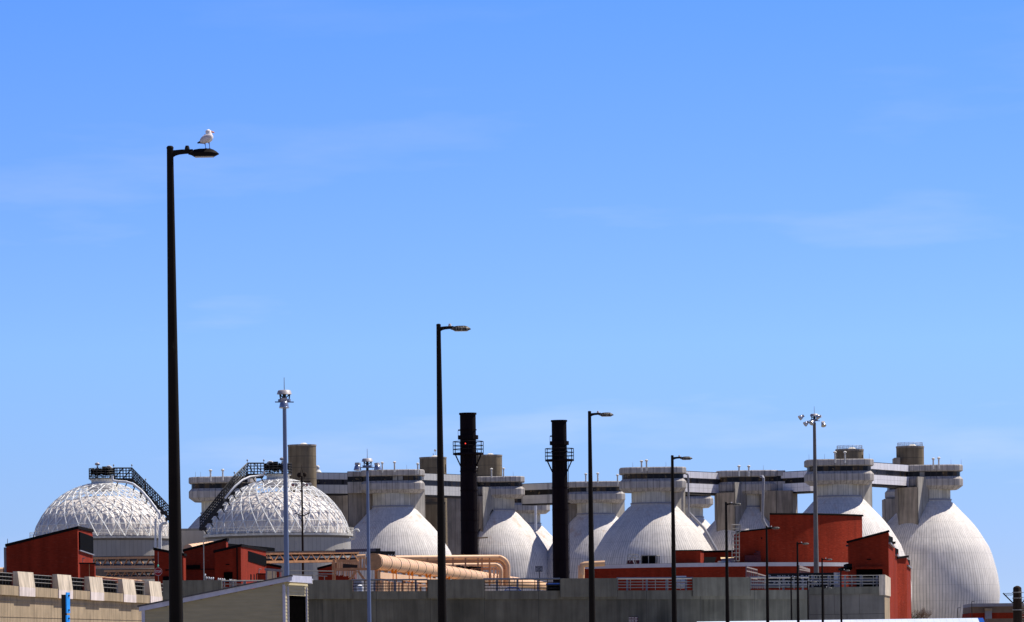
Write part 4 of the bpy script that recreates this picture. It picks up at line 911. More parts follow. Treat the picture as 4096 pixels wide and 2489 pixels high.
# stop sign
p = P(632.5, 2287, 500); ss = thing('stop_sign', 'red stop sign with a teal beacon above the left wall', 'stop sign', Vector((p.x, p.y, GZ)))
q = MB(); r_ = S(16.8, 500); oc = [p + Vector((r_*math.cos(PI/8+PI/4*i), 0, r_*math.sin(PI/8+PI/4*i))) for i in range(8)]; q.prism(oc, (0,.03,0)); pl_ = q.build('plate', M['red'], ss)
q = MB()
for i in range(8):
    a, b2 = oc[i], oc[(i+1) % 8]; c1, c2 = p + (a-p)*.94, p + (b2-p)*.94
    q.prism([a + Vector((0,-.002,0)), b2 + Vector((0,-.002,0)), c2 + Vector((0,-.002,0)), c1 + Vector((0,-.002,0))], (0,-.006,0))
q.build('border', M['signw'], pl_)
text('lettering', 'STOP', S(13.0, 500), p + Vector((0,-.01,-.005)), M['signw'], pl_, .006, .74)
q = MB(); q.tube((p.x+.02,p.y+.06,GZ), p + Vector((.02,.06,2.0)), .03, .025, 6); q.build('post', M['rail'], ss)
q = MB(); q.ball(p + Vector((0,0,.58)), .09, .09, .12, None, 10, 8); q.build('beacon', M['teal'], ss, 50)
# white notice board
p = P(2156, 2276, 520); nb_ = thing('notice_board', 'small pale notice board on a post before the digester, left of the second smokestack', 'sign', Vector((p.x,p.y,GZ)))
q = MB(); q.box(p - Vector((S(14.5,520),.02,S(11.5,520))), p + Vector((S(14.5,520),.02,S(11.5,520)))); bd = q.build('board', M['signk'], nb_)
q = MB(); q.box(p - Vector((S(13,520),.03,S(10,520))), p + Vector((S(13,520),-.021,S(10,520)))); q.build('face', M['grey'], bd)
for i, tx in enumerate(('MAX LOAD', 'LIMIT', '10 TONS')): text('lettering', tx, S(5.2,520), p + Vector((0,-.036,S(6-6.2*i,520))), M['signk'], bd, .004, .9)
q = MB(); q.tube((p.x+.05,p.y+.05,GZ), p + Vector((.05,.05,0)), .045, .045, 6); q.build('post', M['black'], nb_)
# maroon notice on wall
p = P(2527, 2480, wd(2527)-.1); mn = thing('wall_notice', 'maroon notice with white lines fixed low on the stained wall', 'sign', p)
q = MB(); q.box(p - Vector((S(25,478),.0,S(22,478))), p + Vector((S(25,478),.06,S(12,478)))); q.build('plate', M['maroon'], mn)
for i in range(5):
    for a, b2 in ((-23,-15),(-13,-2),(0,9),(11,22)):
        q = MB(); z = S(8.6-5.6*i, 478); x0, x1 = S(a+rnd.uniform(-1,1),478), S(b2+rnd.uniform(-1,1),478)
        q.box(p + Vector((x0,-.01,z-.025)), p + Vector((x1,-.002,z+.03))); q.build('text_line', M['signw'], mn)
# dark letter sign behind the railing
p = P(3205, 2322, 500); ls = thing('letter_sign', 'long dark sign board with two rows of pale letters behind the railing', 'sign', Vector((p.x, p.y, GZ)))
q = MB(); q.box(P(3072,2354,500), P(3338,2291,500.4)); bd = q.build('board', M['signk'], ls)
q = MB(); q.box(P(3336,2354,499.8), P(3357,2291,500.8)); q.build('end_post', M['cover'], ls)
for ch, x, y in (('D',3078,2308),('M',3116,2309),('N',3135,2309),('I',3154,2309),('L',3173,2309),('D',3209,2309),('N',3229,2309),('I',3246,2309),('O',3262,2309),
                 ('S',3098,2337),('O',3117,2337),('N',3136,2337),('A',3154,2337),('P',3171,2337),('J',3209,2337),('U',3229,2337),('N',3264,2337)):
    pp = P(x, y, 499.96); text('lettering', ch, S(20,500), pp, M['flange'], bd, .012, .85)
q = MB(); q.box(P(3336,2335,499.5), P(3352,2300,499.7)); q.build('white_panel', M['white'], ls)  # plain white panel in front of the end post
# slatted fences
def slats(label, x0, x1, yt0, yt1, yb0, yb1, d0, d1, n):
    root = thing('slat_fence', label, 'fence', P(x0, yb0, d0), 'grey slatted fences')
    for i in range(n):
        f = i/(n-1); x = x0+(x1-x0)*f; d = d0+(d1-d0)*f; q = MB(); q.bar(P(x, yb0+(yb1-yb0)*f, d), P(x, yt0+(yt1-yt0)*f, d), S(4.0, d), .1); q.build('slat', M['grill'], root)
    for f in (.05, .22, .5):
        q = MB(); q.bar(P(x0, yt0+(yb0-yt0)*f, d0-.1), P(x1, yt1+(yb1-yt1)*f, d1-.1), .1, .12); q.build('rail', M['grill'], root)
slats('tall grey slatted fence stepping down behind the stained wall', 2985, 3028, 2264, 2276, 2356, 2356, 506, 516, 7)
slats('lower grey slatted fence running behind the letter sign', 3030, 3070, 2292, 2304, 2356, 2356, 517, 530, 7)
slats('short grey slatted fence piece against the red wall behind the sign', 3196, 3238, 2262, 2278, 2294, 2294, 520, 532, 8)
# bins, tank, car
tk = thing('white_tank', 'white drum shaped tank behind the railing below the peach pipe', 'tank', P(1440,2366,486))
q = MB(); a = P(1434,2360,486); q.lathe((a.x, 486, 0), [(S(20,486), GZ-.5),(S(20,486), P(1434,2320,486).z),(S(17,486), P(1434,2317,486).z)], 20, capt=True); q.build('body', M['grey'], tk, 40)
a = P(1440,2350,484.6); q = MB(); q.lathe((a.x, 484.6, a.z), [(.3,-.4),(.34,0),(.33,.1),(.12,.26),(.02,.27)], 16); q.build('lid', M['white'], tk, 40)
wb = thing('white_bin', 'stacked white plastic bins behind the pale railing right of a lamp', 'bin', P(2725,2360,490))
for y0, y1, x0, x1 in ((2329,2306,2706,2742),(2358,2330,2702,2739)):
    q = MB(); q.box(P(x0,y1+24,490), P(x1,y0-18,491.2)); q.build('crate', M['signw'], wb); q = MB(); q.box(P(x0-1,y0-17,489.9), P(x1+1,y0-24,491.3)); q.build('lid', M['white'], wb)
car = thing('parked_car', 'blue car roof seen over the wall under the far end of the peach pipe', 'car', P(2052,2372,500))
q = MB(); A = [P(2016,2364,500), P(2028,2351,500), P(2034,2349,500), P(2064,2349,500), P(2070,2351,500), P(2088,2364,500)]; q.prism(A, (0,1.7,0)); q.build('roof', M['carp'], car)
q = MB(); bb = [P(1985,2372,500), P(1990,2363.5,500), P(2112,2363.5,500), P(2118,2372,500)]; bb2 = [Vector((v.x, v.y, v.z)) for v in bb]; q.prism([bb2[0]-Vector((0,0,.6)), bb2[1], bb2[2], bb2[3]-Vector((0,0,.6))], (0,1.75,0)); q.build('body', M['carp'], car)
q = MB(); q.prism([P(2021,2362,499.97), P(2030,2352.5,499.97), P(2064,2352.5,499.97), P(2080,2362,499.97)], (0,.02,0)); q.build('side_window', M['signw'], car)
for wx in (2005, 2098):
    q = MB(); c_ = P(wx, 2386, 499.9); q.tube(c_, c_ + Vector((0,.25,0)), .33, .33, 16); q.build('wheel', M['black'], car, 40)
ve = thing('utility_box', 'dark blue metal box at the foot of the second smokestack', 'cabinet', P(2215,2364,520)); q = MB(); q.box(P(2186,2366,520), P(2240,2338,522)); q.build('body', M['louver'], ve); q = MB(); q.box(P(2184,2338,519.8), P(2242,2334,522.2)); q.build('lid', M['carp'], ve)
# ------------------------------------------------------------------ pipes
def bigpipe(label, a, b, r, bands=0, segs=24, mat='peach', name='insulated_pipe', off=.5):
    A, B = P(*a), P(*b); root = thing(name, label, 'pipe', A)
    q = MB(); q.tube(A, B, r, r, segs); q.build('jacket', M[mat], root, 40)
    for i in range(bands):
        f = (i+.5)/bands; p0 = A.lerp(B, f); dv = (B-A).normalized(); q = MB(); q.tube(p0-dv*.05, p0+dv*.05, r*1.025, r*1.025, segs); q.build('band', M['band'], root, 40)
    return root, A, B
PA, PB = (1494,2246,487), (2178,2345,950)
rp_, A, B = bigpipe('thick banded peach pipe running away behind the retaining wall', PA, PB, .79, 0)
dv = (B-A).normalized(); L = (B-A).length
k = 0; s_ = 1.2
while s_ < L - 2:
    p0 = A + dv*s_; q = MB(); w_ = .06 if k % 4 else .3; q.tube(p0-dv*w_, p0+dv*w_, .79*(1.012 if k % 4 else 1.03), None, 24); q.build('band', M['band'] if k % 4 == 0 else M['tansteel'], rp_, 40)
    s_ += 3.6; k += 1
    if k > 70: break
q = MB(); q.tube(A-dv*.02, A+dv*.03, .81, .81, 24); q.build('end_plate', M['tansteel'], rp_, 40)
pr = thing('pipe_rack', 'tan steel rack with orange shoes carrying the thick peach pipe', 'pipe rack', Vector((A.x, A.y, GZ)))
for i in range(16):
    p0 = A + dv*(4 + i*14); 
    if p0.z - .8 < GZ: continue
    q = MB(); q.bar((p0.x,p0.y,GZ), (p0.x,p0.y,p0.z-.75), .35, .35); q.build('column', M['tansteel'], pr)

for s_ in (21, 26, 47, 53, 79, 86, 118, 126):
    p0 = A + dv*s_; q = MB(); q.bar(p0 + Vector((.45,-.75,-1.75)), p0 + Vector((.45,-.75,-.5)), .3, .24); q.build('pipe_shoe', M['orange'], pr)
for o1, mt in ((-1.35,'peach'),(-2.0,'tansteel')):
    q = MB(); q.bar(A + dv*2.5 + Vector((.35,-.5,o1)), A + dv*150 + Vector((.35,-.5,o1)), .3, .62 if o1 > -1.5 else .25); q.build('girder', M[mt], pr)
for k in range(12):
    p0 = A + dv*(3 + k*5.2); q = MB(); q.tube((p0.x+.5,p0.y-.4,GZ), (p0.x+.5,p0.y-.4,p0.z-1.9), .28+.16*(k % 3 == 0), None, 10); q.build('riser', M['peach'], pr, 40)
# pipe loop behind
def loop(pts, r, label, mat='peach'):
    pv = [P(*p) for p in pts]; root = thing('pipe_loop', label, 'pipe', pv[0]); q = MB(); q.path(pv, r, 14); q.build('jacket', M[mat], root, 50); return root
def bend(x0, x1, y, yb, d0, d1, rad, n=7):
    pts = [(x0, y+3, d0), ((x0+x1)/2, y+1, (d0+d1)/2)]
    for i in range(n+1):
        a = PI/2*i/n; pts.append((x1-rad+rad*math.sin(a), y+rad-rad*math.cos(a), d1))
    return pts + [(x1, yb, d1)]
loop(bend(1580, 2032, 2229, 2345, 705, 715, 42), .34, 'upper peach pipe bending down in front of the digesters')
loop(bend(1660, 2020, 2242, 2345, 722, 724, 34), .3, 'orange shaded inner pipe behind the bending peach pipe', 'tansteel')
lp = loop(bend(1700, 2004, 2260, 2345, 708, 712, 26), .3, 'lower peach pipe bending down inside the larger bend')
fr_ = thing('pipe_support', 'tan steel frame carrying the bending peach pipes', 'pipe rack', P(1900,2345,712))
for x in (1710,1812,1862,1912,1928,1958): 
    q = MB(); q.bar(P(x,2345,706), P(x,2232,706), .22, .22); q.build('column', M['tansteel'], fr_)
for x0, x1, y in ((1600,1960,2236),(1800,1985,2276),(1640,1900,2250)):
    q = MB(); q.bar(P(x0,y,718), P(x1,y,718), .2, .3); q.build('beam', M['tansteel'], fr_)
q = MB()
for i in range(26): 
    x = 1820 + rnd.uniform(0, 95); y = 2268 + (x-1820)*.06 + rnd.uniform(-5, 12); q.bar(P(x,y,704), P(x+rnd.uniform(5,22),y+rnd.uniform(-4,5),704), .2, .25)
q.build('cable_tray', M['darkrail'], fr_)
for x in (1962,1976,1990): 
    q = MB(); q.tube(P(x,2330,712), P(x,2262,712), .13, .13, 8); q.build('riser', M['peach'], fr_)
r9,_,_ = bigpipe('pale peach pipe end lying behind the brick roofs', (752,2196,668), (850,2181,760), .62, 7)
bigpipe('peach pipe at the left edge behind the first railing', (-30,2284,600), (60,2280,600), .36, 5)
bigpipe('low peach pipe behind the middle railings of the left wall', (378,2314,565), (572,2332,545), .3, 6)
bigpipe('peach elbow pipe at the left end of the round building', (2325,2262,630), (2325,2345,630), .42, 0)
p = P(2330,2262,630); loop([(2325,2300,629.5),(2325,2270,629.5),(2329,2261,629.5),(2340,2258,629.5),(2420,2254,629.5)], .36, 'peach pipe bending onto the fascia of the round building')
bigpipe('short upright peach tank behind the tan truss and brick wall', (1074,2256,700), (1074,2222,700), .33, 0)
# ------------------------------------------------------------------ trusses
TR = 'tan steel trusses'
def truss(label, a, b, h, n, mat='tansteel', w=1.6, legs=()):
    A, B = P(*a), P(*b); root = thing('pipe_truss', label, 'truss', A, TR); up = Vector((0,0,h)); sd = Vector((0,w,0))
    for o_, nm, hh in ((Vector(), 'bottom_chord', .3), (up, 'top_chord', .3), (sd, 'bottom_chord', .3), (up+sd, 'top_chord', .3)):
        q = MB(); q.bar(A+o_, B+o_, .25, hh); q.build(nm, M[mat], root)
    for i in range(n):
        p0, p1 = A.lerp(B, i/n), A.lerp(B, (i+1)/n); m = (p0+p1)/2 + up
        for off in (Vector(), sd):
            for u, v in ((p0, m), (m, p1)): q = MB(); q.bar(u+off, v+off, .1, .12); q.build('brace', M[mat], root)
    q = MB(); q.tube(A+Vector((0,w*.4,h*.75)), B+Vector((0,w*.4,h*.75)), .13, .13, 8); q.build('carried_pipe', M['darkrail'], root)
    q = MB(); q.bar(A+Vector((0,w*.5,h+.22)), B+Vector((0,w*.5,h+.22)), w*.8, .12); q.build('cable_tray', M['darkrail'], root)
    q = MB(); q.tube(A+Vector((0,w*.6,.28)), B+Vector((0,w*.6,.28)), .16, .16, 8); q.build('carried_pipe', M['black'], root)
    for f in legs:
        p0 = A.lerp(B, f); q = MB(); q.bar(Vector((p0.x,p0.y,GZ)), p0, .35, .3); q.build('leg', M[mat], root)
    return root
truss('long tan truss crossing in front of the right gas dome', (966,2250,640), (1432,2243,660), S(34,650), 11, legs=(.78,))
truss('upper tan truss below the left gas dome', (366,2268,680), (624,2267,640), S(36,650), 6)
truss('lower tan truss below the left gas dome', (420,2312,675), (628,2311,645), S(28,650), 6, legs=(.35,.62))
b = MB(); b.prism([P(372,2275,700), P(540,2282,690), P(540,2318,690), P(372,2318,700)], (0,.2,0)); tag(b.build('lean_roof', M['brown'], None, org=P(450,2318,695)), 'brown ribbed sheet wall under the left tan trusses', 'shed')
# pipe rack tangle left of the peach pipe
rk = thing('pipe_manifold', 'tan manifold frame crowded with small pipes left of the peach pipe end', 'pipe rack', P(1430,2330,575))
for a, b2, w in (((1336,2236),(1336,2330),.32),((1340,2278),(1520,2276),.3),((1426,2284),(1395,2326),.26),((1432,2284),(1462,2326),.26),((1520,2276),(1520,2330),.3),((1345,2242),(1430,2244),.25),((1442,2230),(1442,2282),.25),((1456,2230),(1456,2282),.16)):
    q = MB(); q.bar(P(*a,572), P(*b2,572), w, w); q.build('beam', M['tansteel'], rk)
for i in range(34):
    x = 1346 + i*2.9 + rnd.uniform(-.8,.8); y0 = 2246 + rnd.uniform(0,6); q = MB(); q.tube(P(x,2274,578), P(x,y0,578), S(rnd.uniform(.8,1.6),578), None, 6); q.build('small_pipe', M['peach'] if i % 3 else M['tansteel'], rk)
for i in range(26):
    x = 1344 + i*3.4 + rnd.uniform(-1,1); y0 = 2284; q = MB(); q.tube(P(x,2297+i*.7+rnd.uniform(-3,6),580), P(x,y0,580), S(rnd.uniform(1,2.0),578), None, 6); q.build('valve', M['flange'] if i % 3 else M['peach'], rk)
q = MB(); q.bar(P(1372,2264,574), P(1430,2269,574), .4, .5); q.build('cable_tray', M['black'], rk)
q = MB(); q.box(P(1346,2278,584), P(1436,2246,585)); q.build('back_panel', M['tansteel'], rk)
q = MB(); q.tube(P(1428,2228,576), P(1462,2226,576), S(9,576), None, 14); q.build('header', M['peach'], rk, 40)
ct = thing('cable_tray', 'dark cable tray with dangling hangers behind the peach pipe end', 'cable tray', P(1500,2215,600))
q = MB(); q.bar(P(1350,2204,640), P(1512,2200,590), .6, .35); q.build('tray', M['darkrail'], ct); q = MB(); q.bar(P(1480,2210,600), P(1580,2211,600), .5, .3); q.build('lower_tray', M['black'], ct)
for i in range(16):
    x = 1522 + i*3.6; q = MB(); q.bar(P(x,2211,600), P(x+1,2222+rnd.uniform(-4,6),600), .1, .1); q.build('hanger', M['black'], ct)
lf = thing('handrail', 'grey pipe handrail before the small dark red building', 'railing', P(1250,2320,560))
for a, b2 in (((1160,2283),(1335,2285)),((1272,2296),(1335,2296)),((1162,2299),(1309,2305)),((1272,2284),(1272,2320)),((1250,2298),(1250,2320)),((1298,2303),(1298,2320))):
    q = MB(); q.tube(P(*a,560), P(*b2,560), .06, .06, 6); q.build('tube', M['rail'], lf)
hf = thing('handrail', 'grey timber canopy rail before the orange brick wall', 'railing', P(1090,2320,545))
for a, b2, w in (((1058,2277),(1132,2284),.25),((1066,2277),(1066,2322),.18),((1090,2282),(1090,2322),.1),((1104,2282),(1104,2322),.1),((1120,2284),(1120,2322),.12)):
    q = MB(); q.bar(P(*a,545), P(*b2,545), w, w); q.build('tube', M['grill'], hf)
b = MB(); b.box(P(1068,2322,548), P(1106,2284,548.5)); tag(b.build('tan_screen', M['tanp2'], None, org=P(1086,2322,548)), 'tan and dark screen panels behind the timber canopy rail', 'panel')
wx = thing('meter_box', 'small white box on the wall edge right of the shed roof', 'box', P(1240,2330,465)); q = MB(); q.box(P(1228,2336,465.5), P(1250,2322,466.4)); q.build('body', M['signw'], wx); q = MB(); q.box(P(1226,2322,465.3), P(1252,2316,466.5)); q.build('lid', M['white'], wx)
# ------------------------------------------------------------------ clapboard shed (nearest building)
SD = 150.0
sh = thing('clapboard_shed', 'olive clapboard shed with white trim, sloping roof and dark doorway', 'shed', Vector((P(850,2489,SD).x, SD, 0)))
zl, zh = P(566,2440,SD).z, P(1135,2326,SD).z; xl, xr_ = P(573,2440,SD).x, P(1135,2330,SD).x
xf = P(1230,2340,SD+2.4).x
q = MB(); ch = .1
for i in range(0, int((zh)/ch)+1):
    z0 = i*ch; f0 = max(0.0, (z0 - zl + .05)/(zh - zl)); x0 = xl + (xr_-xl)*min(1, f0); x1 = xr_
    if x0 >= x1 - .05: break
    q.mesh([(x0,SD-.03,z0),(x1,SD-.03,z0),(x1,SD,z0+ch),(x0+.05,SD,z0+ch),(x0,SD+.05,z0),(x1,SD+.05,z0)], [(0,1,2,3),(0,4,5,1)])
q.face([(xl,SD+.01,0),(xr_,SD+.01,0),(xr_,SD+.01,zh-.05),(xl,SD+.01,zl-.05)])
q.build('side_wall', M['siding'], sh)
# front wall (faces right), with doorway
q = MB(); fx0, fx1 = xr_, xf; fy0, fy1 = SD, SD+2.4
def fp(s, z): return Vector((fx0 + (fx1-fx0)*s, fy0 + (fy1-fy0)*s, z))
for i in range(int(zh/ch)+1):
    z0 = i*ch
    for s0, s1 in ((0,.17),(.92,1)) if z0 < zh-.5 else ((0,1),):
        a, b2 = fp(s0,z0), fp(s1,z0); n_ = Vector((fy1-fy0, -(fx1-fx0), 0)).normalized()*.018
        q.mesh([a+n_, b2+n_, b2+Vector((0,0,ch)), a+Vector((0,0,ch)), a-n_, b2-n_], [(0,1,2,3),(0,4,5,1)])
q.build('front_wall', M['siding'], sh)
q = MB(); q.hexa([fp(.16,0)+Vector((-.03,.02,0)), fp(.93,0)+Vector((-.03,.02,0)), fp(.93,0)+Vector((-.3,.1,0)), fp(.16,0)+Vector((-.3,.1,0))], [fp(.16,zh-.4)+Vector((-.03,.02,0)), fp(.93,zh-.4)+Vector((-.03,.02,0)), fp(.93,zh-.4)+Vector((-.3,.1,0)), fp(.16,zh-.4)+Vector((-.3,.1,0))]); q.build('doorway', M['door'], sh)  # shallow near-black panel; the interior's shade is put into its colour
q = MB(); q.box((xr_-.04,SD-.05,0),(xr_+.035,SD+.04,zh-.1)); q.build('corner_board', M['trim'], sh); q = MB(); q.box((xl-.05,SD-.05,0),(xl+.05,SD+.04,zl-.02)); q.build('corner_board', M['trim'], sh)
for s in (.15,.93,.0):
    q = MB(); c_ = fp(s,0); q.bar(c_+Vector((.02,-.02,0)), c_+Vector((.02,-.02,zh-.15)), .08, .05); q.build('door_jamb', M['trim'], sh)
q = MB(); e0, e1 = Vector((xl-.12,SD-.12,zl-.05)), Vector((xr_+.25,SD-.12,zh+.02)); q.prism([e0, e1, e1+Vector((0,0,.14)), e0+Vector((0,0,.14))], (0,.04,0)); q.build('rake_board', M['trim'], sh)
q = MB(); q.prism([e0+Vector((-.05,-.04,.14)), e1+Vector((.02,-.04,.14)), e1+Vector((.02,-.04,.18)), e0+Vector((-.05,-.04,.18))], (0,2.9,0)); q.build('roof', M['shingle'], sh)
n_ = Vector((fy1-fy0, -(fx1-fx0), 0)).normalized()
q = MB(); a, b2 = fp(-.04,zh-.04)+n_*.2, fp(.92,zh-.04)+n_*.2; a.z = b2.z = zh-.02; q.hexa([a, b2, b2-n_*.05, a-n_*.05], [v + Vector((0,0,.2)) for v in (a, b2, b2-n_*.05, a-n_*.05)]); q.build('fascia', M['trim'], sh)
q = MB(); q.face([(xl,SD+2.5,0),(xf,SD+2.5,0),(xf,SD+2.5,zh),(xl,SD+2.5,zl)]); q.face([(xl,SD,0),(xl,SD+2.5,0),(xl,SD+2.5,zl),(xl,SD,zl)]); q.build('back_wall', M['siding'], sh)
# ------------------------------------------------------------------ blue marker post (left foreground)
p = P(262, 2380, 100); bp = thing('marker_post', 'black steel post carrying bright blue plates at the lower left', 'post', Vector((p.x, 100, 0)))
q = MB(); q.box(P(252,2900,100), P(267,2379,100.07)); q.build('channel', M['black'], bp)
for y0, y1 in ((2370,2453),(2461,2545)):
    q = MB(); a_, b_ = P(267.2,y1,99.98), P(280.8,y1,100.10); zt_ = P(274,y0,100).z; nn = Vector((-.02,.012,0)); q.hexa([a_, b_, b_+nn, a_+nn], [Vector((v.x,v.y,zt_)) for v in (a_, b_, b_+nn, a_+nn)]); pl_ = q.build('blue_plate', M['blue'], bp)
    for y in (y0+13, y1-12):
        q = MB(); c_ = P(275, y, 100.05); q.tube(c_+Vector((-.02,.012,0)), c_+Vector((.012,-.008,0)), .018, .018, 8); q.build('bolt', M['black'], pl_)
for y in (2382,2440,2471):
    q = MB(); c_ = P(253, y, 100); q.bar(c_, c_ + Vector((-.03,0,0)), .03, .02); q.build('peg', M['black'], bp)
# ------------------------------------------------------------------ fence post right foreground
p = P(4069, 2348, 90); fpst = thing('fence_post', 'dark timber fence post with a slanted barbed wire arm at the right edge', 'fence post', Vector((p.x,90,0)))
q = MB(); q.lathe((p.x,90,0), [(.085,0),(.082,p.z-.3),(.076,p.z-.02),(.06,p.z),(.02,p.z+.02)], 12); q.build('post', M['wood'], fpst, 40)
q = MB(); q.bar(P(4051,2412,89.95), P(4012,2373,89.95), .025, .02); q.bar(P(4088,2412,89.95), P(4127,2373,89.95), .025, .02); q.build('barb_arm', M['black'], fpst)
for i, (x0, y0, x1, y1) in enumerate(((4015,2376,4052,2374),(4022,2381,4052,2380),(4086,2371,4130,2366),(4086,2392,4130,2388),(4086,2400,4130,2398))):
    q = MB(); pts = [P(x0+(x1-x0)*k/8, y0+(y1-y0)*k/8+rnd.uniform(-1.4,1.4), 89.95) for k in range(9)]; q.path(pts, .0035, 4); 
    for k in range(1, 8): q.tube(pts[k]-Vector((0,0,.012)), pts[k]+Vector((.004,0,.012)), .002, None, 4)
    q.build('barbed_wire', M['black'], fpst)
q = MB()
for y in (2370, 2393, 2440): q.lathe(P(4069,y,90), [(.082,-.01),(.088,-.008),(.088,.008),(.082,.01)], 12)
q.build('wire_band', M['rail'], fpst)
q = MB()
for i in range(14): 
    x, y = 4094+rnd.uniform(-4,6), 2420+i*5; q.path([P(4082,y,90), P(x,y+rnd.uniform(-4,6),89.96), P(4102,y+rnd.uniform(-6,4),89.97)], .004, 4)
q.build('chain_link', M['rail'], fpst)
# ------------------------------------------------------------------ white roofed shed at wall foot, low building at right
wr = thing('white_roof_shed', 'long white metal roof along the foot of the wall at lower right', 'shed', Vector((P(3350,2489,480).x, 478, 0)))
xa, xb = P(2790,2489,478).x, P(3919,2476,478).x; zr_ = P(3350,2480.5,482).z
q = MB(); n = 44
for i in range(n):
    x0, x1 = xa+(xb-xa)*i/n, xa+(xb-xa)*(i+1)/n; q.face([(x0,474,zr_-1.6),(x1,474,zr_-1.6),(x1,480,zr_),(x0,480,zr_)], [(0,0),(1,0),(1,1),(0,1)]); q.face([(x0,486,zr_-1.6),(x1,486,zr_-1.6),(x1,480,zr_),(x0,480,zr_)], [(0,0),(1,0),(1,1),(0,1)])
q.build('roof', M['roofw'], wr); q = MB(); q.box((xa+.2,474.3,0),(xb-.2,485.7,zr_-1.65)); q.build('wall', M['signw'], wr)
q = MB(); q.prism([(xb,474,zr_-1.6),(xb,480,zr_),(xb,486,zr_-1.6)], (.5,0,0)); q.build('gable_end', M['carp'], wr)
lb = thing('low_building', 'low brown and dark red building with a grey roof edge at the right', 'building', Vector((P(4000,2489,700).x, 700, 0)))
for nm, y0, y1, th, mt in (('roof_edge',2415,2428,.35,'grey'),('upper_wall',2428,2453,.1,'brown'),('lower_wall',2453,2700,.05,'brick')):
    q = MB(); a, b2 = P(3883,y1,700), P(4200,y0-4,700); b2.z = P(3883,y0,700).z; a.z = max(a.z, 0); q.box((a.x,700-th,a.z),(b2.x,712,b2.z)); q.build(nm, M[mt], lb)
q = MB(); q.box(P(3941,2478,699.2), P(3965,2440,700)); dct = q.build('duct', M['grey'], lb); q = MB(); q.box(P(3940,2443,698.9), P(3966,2434,700.1)); q.build('duct_hood', M['tan'], dct)
b = MB(); b.box((P(3938,2480,660).x,655,0),(P(4200,2480,660).x,665,P(3940,2477,660).z)); tag(b.build('flat_roof_block', M['brown'], None, org=P(4020,2480,660)), 'dark flat roofed block in front of the low building at right', 'building')
for px, py, d, lbv in ((3831,2432,640,'thin dark lamp with a short arm before the rightmost digester'),(3887,2407,690,'thin antenna rod at the corner of the low right building')):
    p = P(px, py, d); o = thing('slim_pole', lbv, 'pole', Vector((p.x,d,0))); q = MB(); q.tube((p.x,d,0), p, .09, .05, 6); q.build('shaft', M['black'], o)
    q = MB(); q.bar(p, p + Vector((.35,0,.02)), .08, .06); q.build('arm', M['black'], o)
# bare shrub
p = P(3683, 2489, 560); bs = thing('bare_shrub', 'leafless brown shrub at the foot of the rightmost digester', 'shrub', Vector((p.x,560,5)))
q = MB()
def twig(a, dirv, ln, r, lv):
    b2 = a + dirv*ln; q.tube(a, b2, r, r*.7, 4, False)
    if lv:
        for _ in range(4 if lv > 1 else 3): twig(a.lerp(b2, rnd.uniform(.45,1)), (dirv + Vector((rnd.uniform(-.8,.8), rnd.uniform(-.8,.8), rnd.uniform(-.25,.5)))).normalized(), ln*rnd.uniform(.5,.8), r*.6, lv-1)
zb_ = P(3683,2489,560).z - .35
for i in range(9): twig(Vector((p.x + rnd.uniform(-.5,.5), 560 + rnd.uniform(-.4,.4), zb_)), Vector((rnd.uniform(-.5,.5), rnd.uniform(-.4,.4), 1)).normalized(), 1.0, .028, 3)
q.tube((p.x,560,5),(p.x,560,zb_+.2),.12,.08,6); q.build('branches', M['twig'], bs)
q = MB()
for i in range(260):
    c_ = Vector((p.x + rnd.gauss(-.7,.35), 559.6 + rnd.gauss(0,.3), zb_ + abs(rnd.gauss(.5,.45)))); u = Vector((rnd.uniform(-1,1),rnd.uniform(-1,1),rnd.uniform(-1,1))).normalized()*.09; v = u.cross(Vector((rnd.uniform(-1,1),rnd.uniform(-1,1),rnd.uniform(-1,1)))).normalized()*.06; q.face([c_-u, c_+v, c_+u, c_-v])
q.build('leaves', M['bushy'], bs)
# ------------------------------------------------------------------ sun, sky, camera
AZ, EL = math.atan2(.88, .47), R(57)
sd = Vector((math.cos(EL)*math.sin(AZ), math.cos(EL)*math.cos(AZ), math.sin(EL)))
ld = bpy.data.lights.new('sun', 'SUN'); ld.energy = 5.0; ld.angle = R(.53); ld.color = (1, .94, .86)
lo = bpy.data.objects.new('sun', ld); C.objects.link(lo); lo.rotation_euler = sd.to_track_quat('Z', 'Y').to_euler(); lo.location = (0, 0, 200)
w = bpy.data.worlds.new('World'); bpy.context.scene.world = w; w.use_nodes = True; nt = w.node_tree; N_ = nt.nodes
bg = N_['Background']; sky = N_.new('ShaderNodeTexSky'); sky.sky_type = 'NISHITA'; sky.sun_disc = False; sky.sun_elevation = EL; sky.sun_rotation = AZ
sky.altitude = 0; sky.air_density = 1.0; sky.dust_density = .25; sky.ozone_density = 2.0
tc = N_.new('ShaderNodeTexCoord'); sp_ = N_.new('ShaderNodeSeparateXYZ'); cb = N_.new('ShaderNodeCombineXYZ'); nt.links.new(tc.outputs['Generated'], sp_.inputs[0])
mr = N_.new('ShaderNodeMath'); mr.operation = 'MULTIPLY_ADD'; mr.inputs[1].default_value = 3.2; mr.inputs[2].default_value = .10
nt.links.new(sp_.outputs[2], mr.inputs[0]); nt.links.new(sp_.outputs[0], cb.inputs[0]); nt.links.new(sp_.outputs[1], cb.inputs[1]); nt.links.new(mr.outputs[0], cb.inputs[2])
nm_ = N_.new('ShaderNodeVectorMath'); nm_.operation = 'NORMALIZE'; nt.links.new(cb.outputs[0], nm_.inputs[0]); nt.links.new(nm_.outputs[0], sky.inputs[0])
gain = N_.new('ShaderNodeMix'); gain.data_type = 'RGBA'; gain.blend_type = 'MULTIPLY'; gain.inputs[0].default_value = 1; 
rg = N_.new('ShaderNodeValToRGB'); e_ = rg.color_ramp.elements
while len(e_) < 5: e_.new(.5)
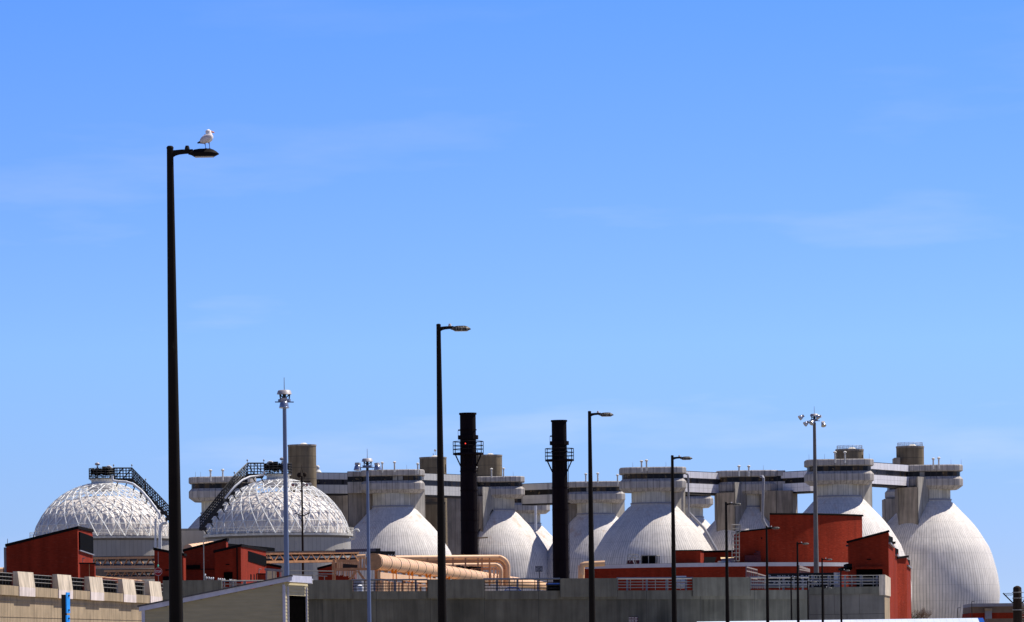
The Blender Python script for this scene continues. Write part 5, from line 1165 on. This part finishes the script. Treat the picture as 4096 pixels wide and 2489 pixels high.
for k_, (p_, c_) in zip(e_, ((.02,(.68,.65,.74)),(.066,(.735,.875,1.02)),(.134,(.475,.76,1.25)),(.4,(.155,.235,.47)),(1,(.105,.16,.34)))): k_.position = p_; k_.color = (*c_, 1)
nt.links.new(sp_.outputs[2], rg.inputs[0]); nt.links.new(rg.outputs[0], gain.inputs[7]); nt.links.new(sky.outputs[0], gain.inputs[6])
mp = N_.new('ShaderNodeMapping'); mp.inputs['Location'].default_value = (3.7, 0, 1.3); mp.inputs['Scale'].default_value = (9, 9, 50); mp.inputs['Rotation'].default_value = (0, R(9), 0); nt.links.new(tc.outputs['Generated'], mp.inputs[0])
nz = N_.new('ShaderNodeTexNoise'); nz.inputs['Scale'].default_value = 1.0; nz.inputs['Detail'].default_value = 6; nz.inputs['Roughness'].default_value = .55; nt.links.new(mp.outputs[0], nz.inputs['Vector'])
rp2 = N_.new('ShaderNodeValToRGB'); rp2.color_ramp.elements[0].position = .54; rp2.color_ramp.elements[1].position = .80; rp2.color_ramp.elements[0].color = (0,0,0,1); rp2.color_ramp.elements[1].color = (.085,.085,.085,1); nt.links.new(nz.outputs['Fac'], rp2.inputs[0])
cm = N_.new('ShaderNodeMix'); cm.data_type = 'RGBA'; cm.inputs[7].default_value = (8.0, 7.0, 9.4, 1); fz = N_.new('ShaderNodeMapRange'); fz.inputs[1].default_value = .13; fz.inputs[2].default_value = .07; fz.inputs[3].default_value = .45; fz.inputs[4].default_value = 1.9; nt.links.new(sp_.outputs[2], fz.inputs[0])
fm = N_.new('ShaderNodeMath'); fm.operation = 'MULTIPLY'; nt.links.new(rp2.outputs[0], fm.inputs[0]); nt.links.new(fz.outputs[0], fm.inputs[1]); nt.links.new(fm.outputs[0], cm.inputs[0]); nt.links.new(gain.outputs[2], cm.inputs[6])
nt.links.new(cm.outputs[2], bg.inputs[0]); bg.inputs[1].default_value = .15
cd_ = bpy.data.cameras.new('camera'); cam = bpy.data.objects.new('camera', cd_); C.objects.link(cam); bpy.context.scene.camera = cam
cd_.sensor_width = 36; cd_.sensor_fit = 'HORIZONTAL'; cd_.lens = 36*F/4096; cd_.shift_x = 0; cd_.shift_y = (CY - 2489/2)/4096; cd_.clip_start = 1; cd_.clip_end = 20000
rt_, up_ = Vector((cr, 0, -sr)), Vector((sr, 0, cr)); mt_ = Matrix((rt_, up_, -Vector((0,1,0)))).transposed().to_4x4(); mt_.translation = (0, 0, ZC); cam.matrix_world = mt_
sc = bpy.context.scene; sc.render.engine = 'CYCLES'; sc.view_settings.view_transform = 'Standard'; sc.view_settings.look = 'None'; sc.view_settings.exposure = .35; sc.view_settings.gamma = 1
sc.cycles.max_bounces = 6; sc.render.film_transparent = False
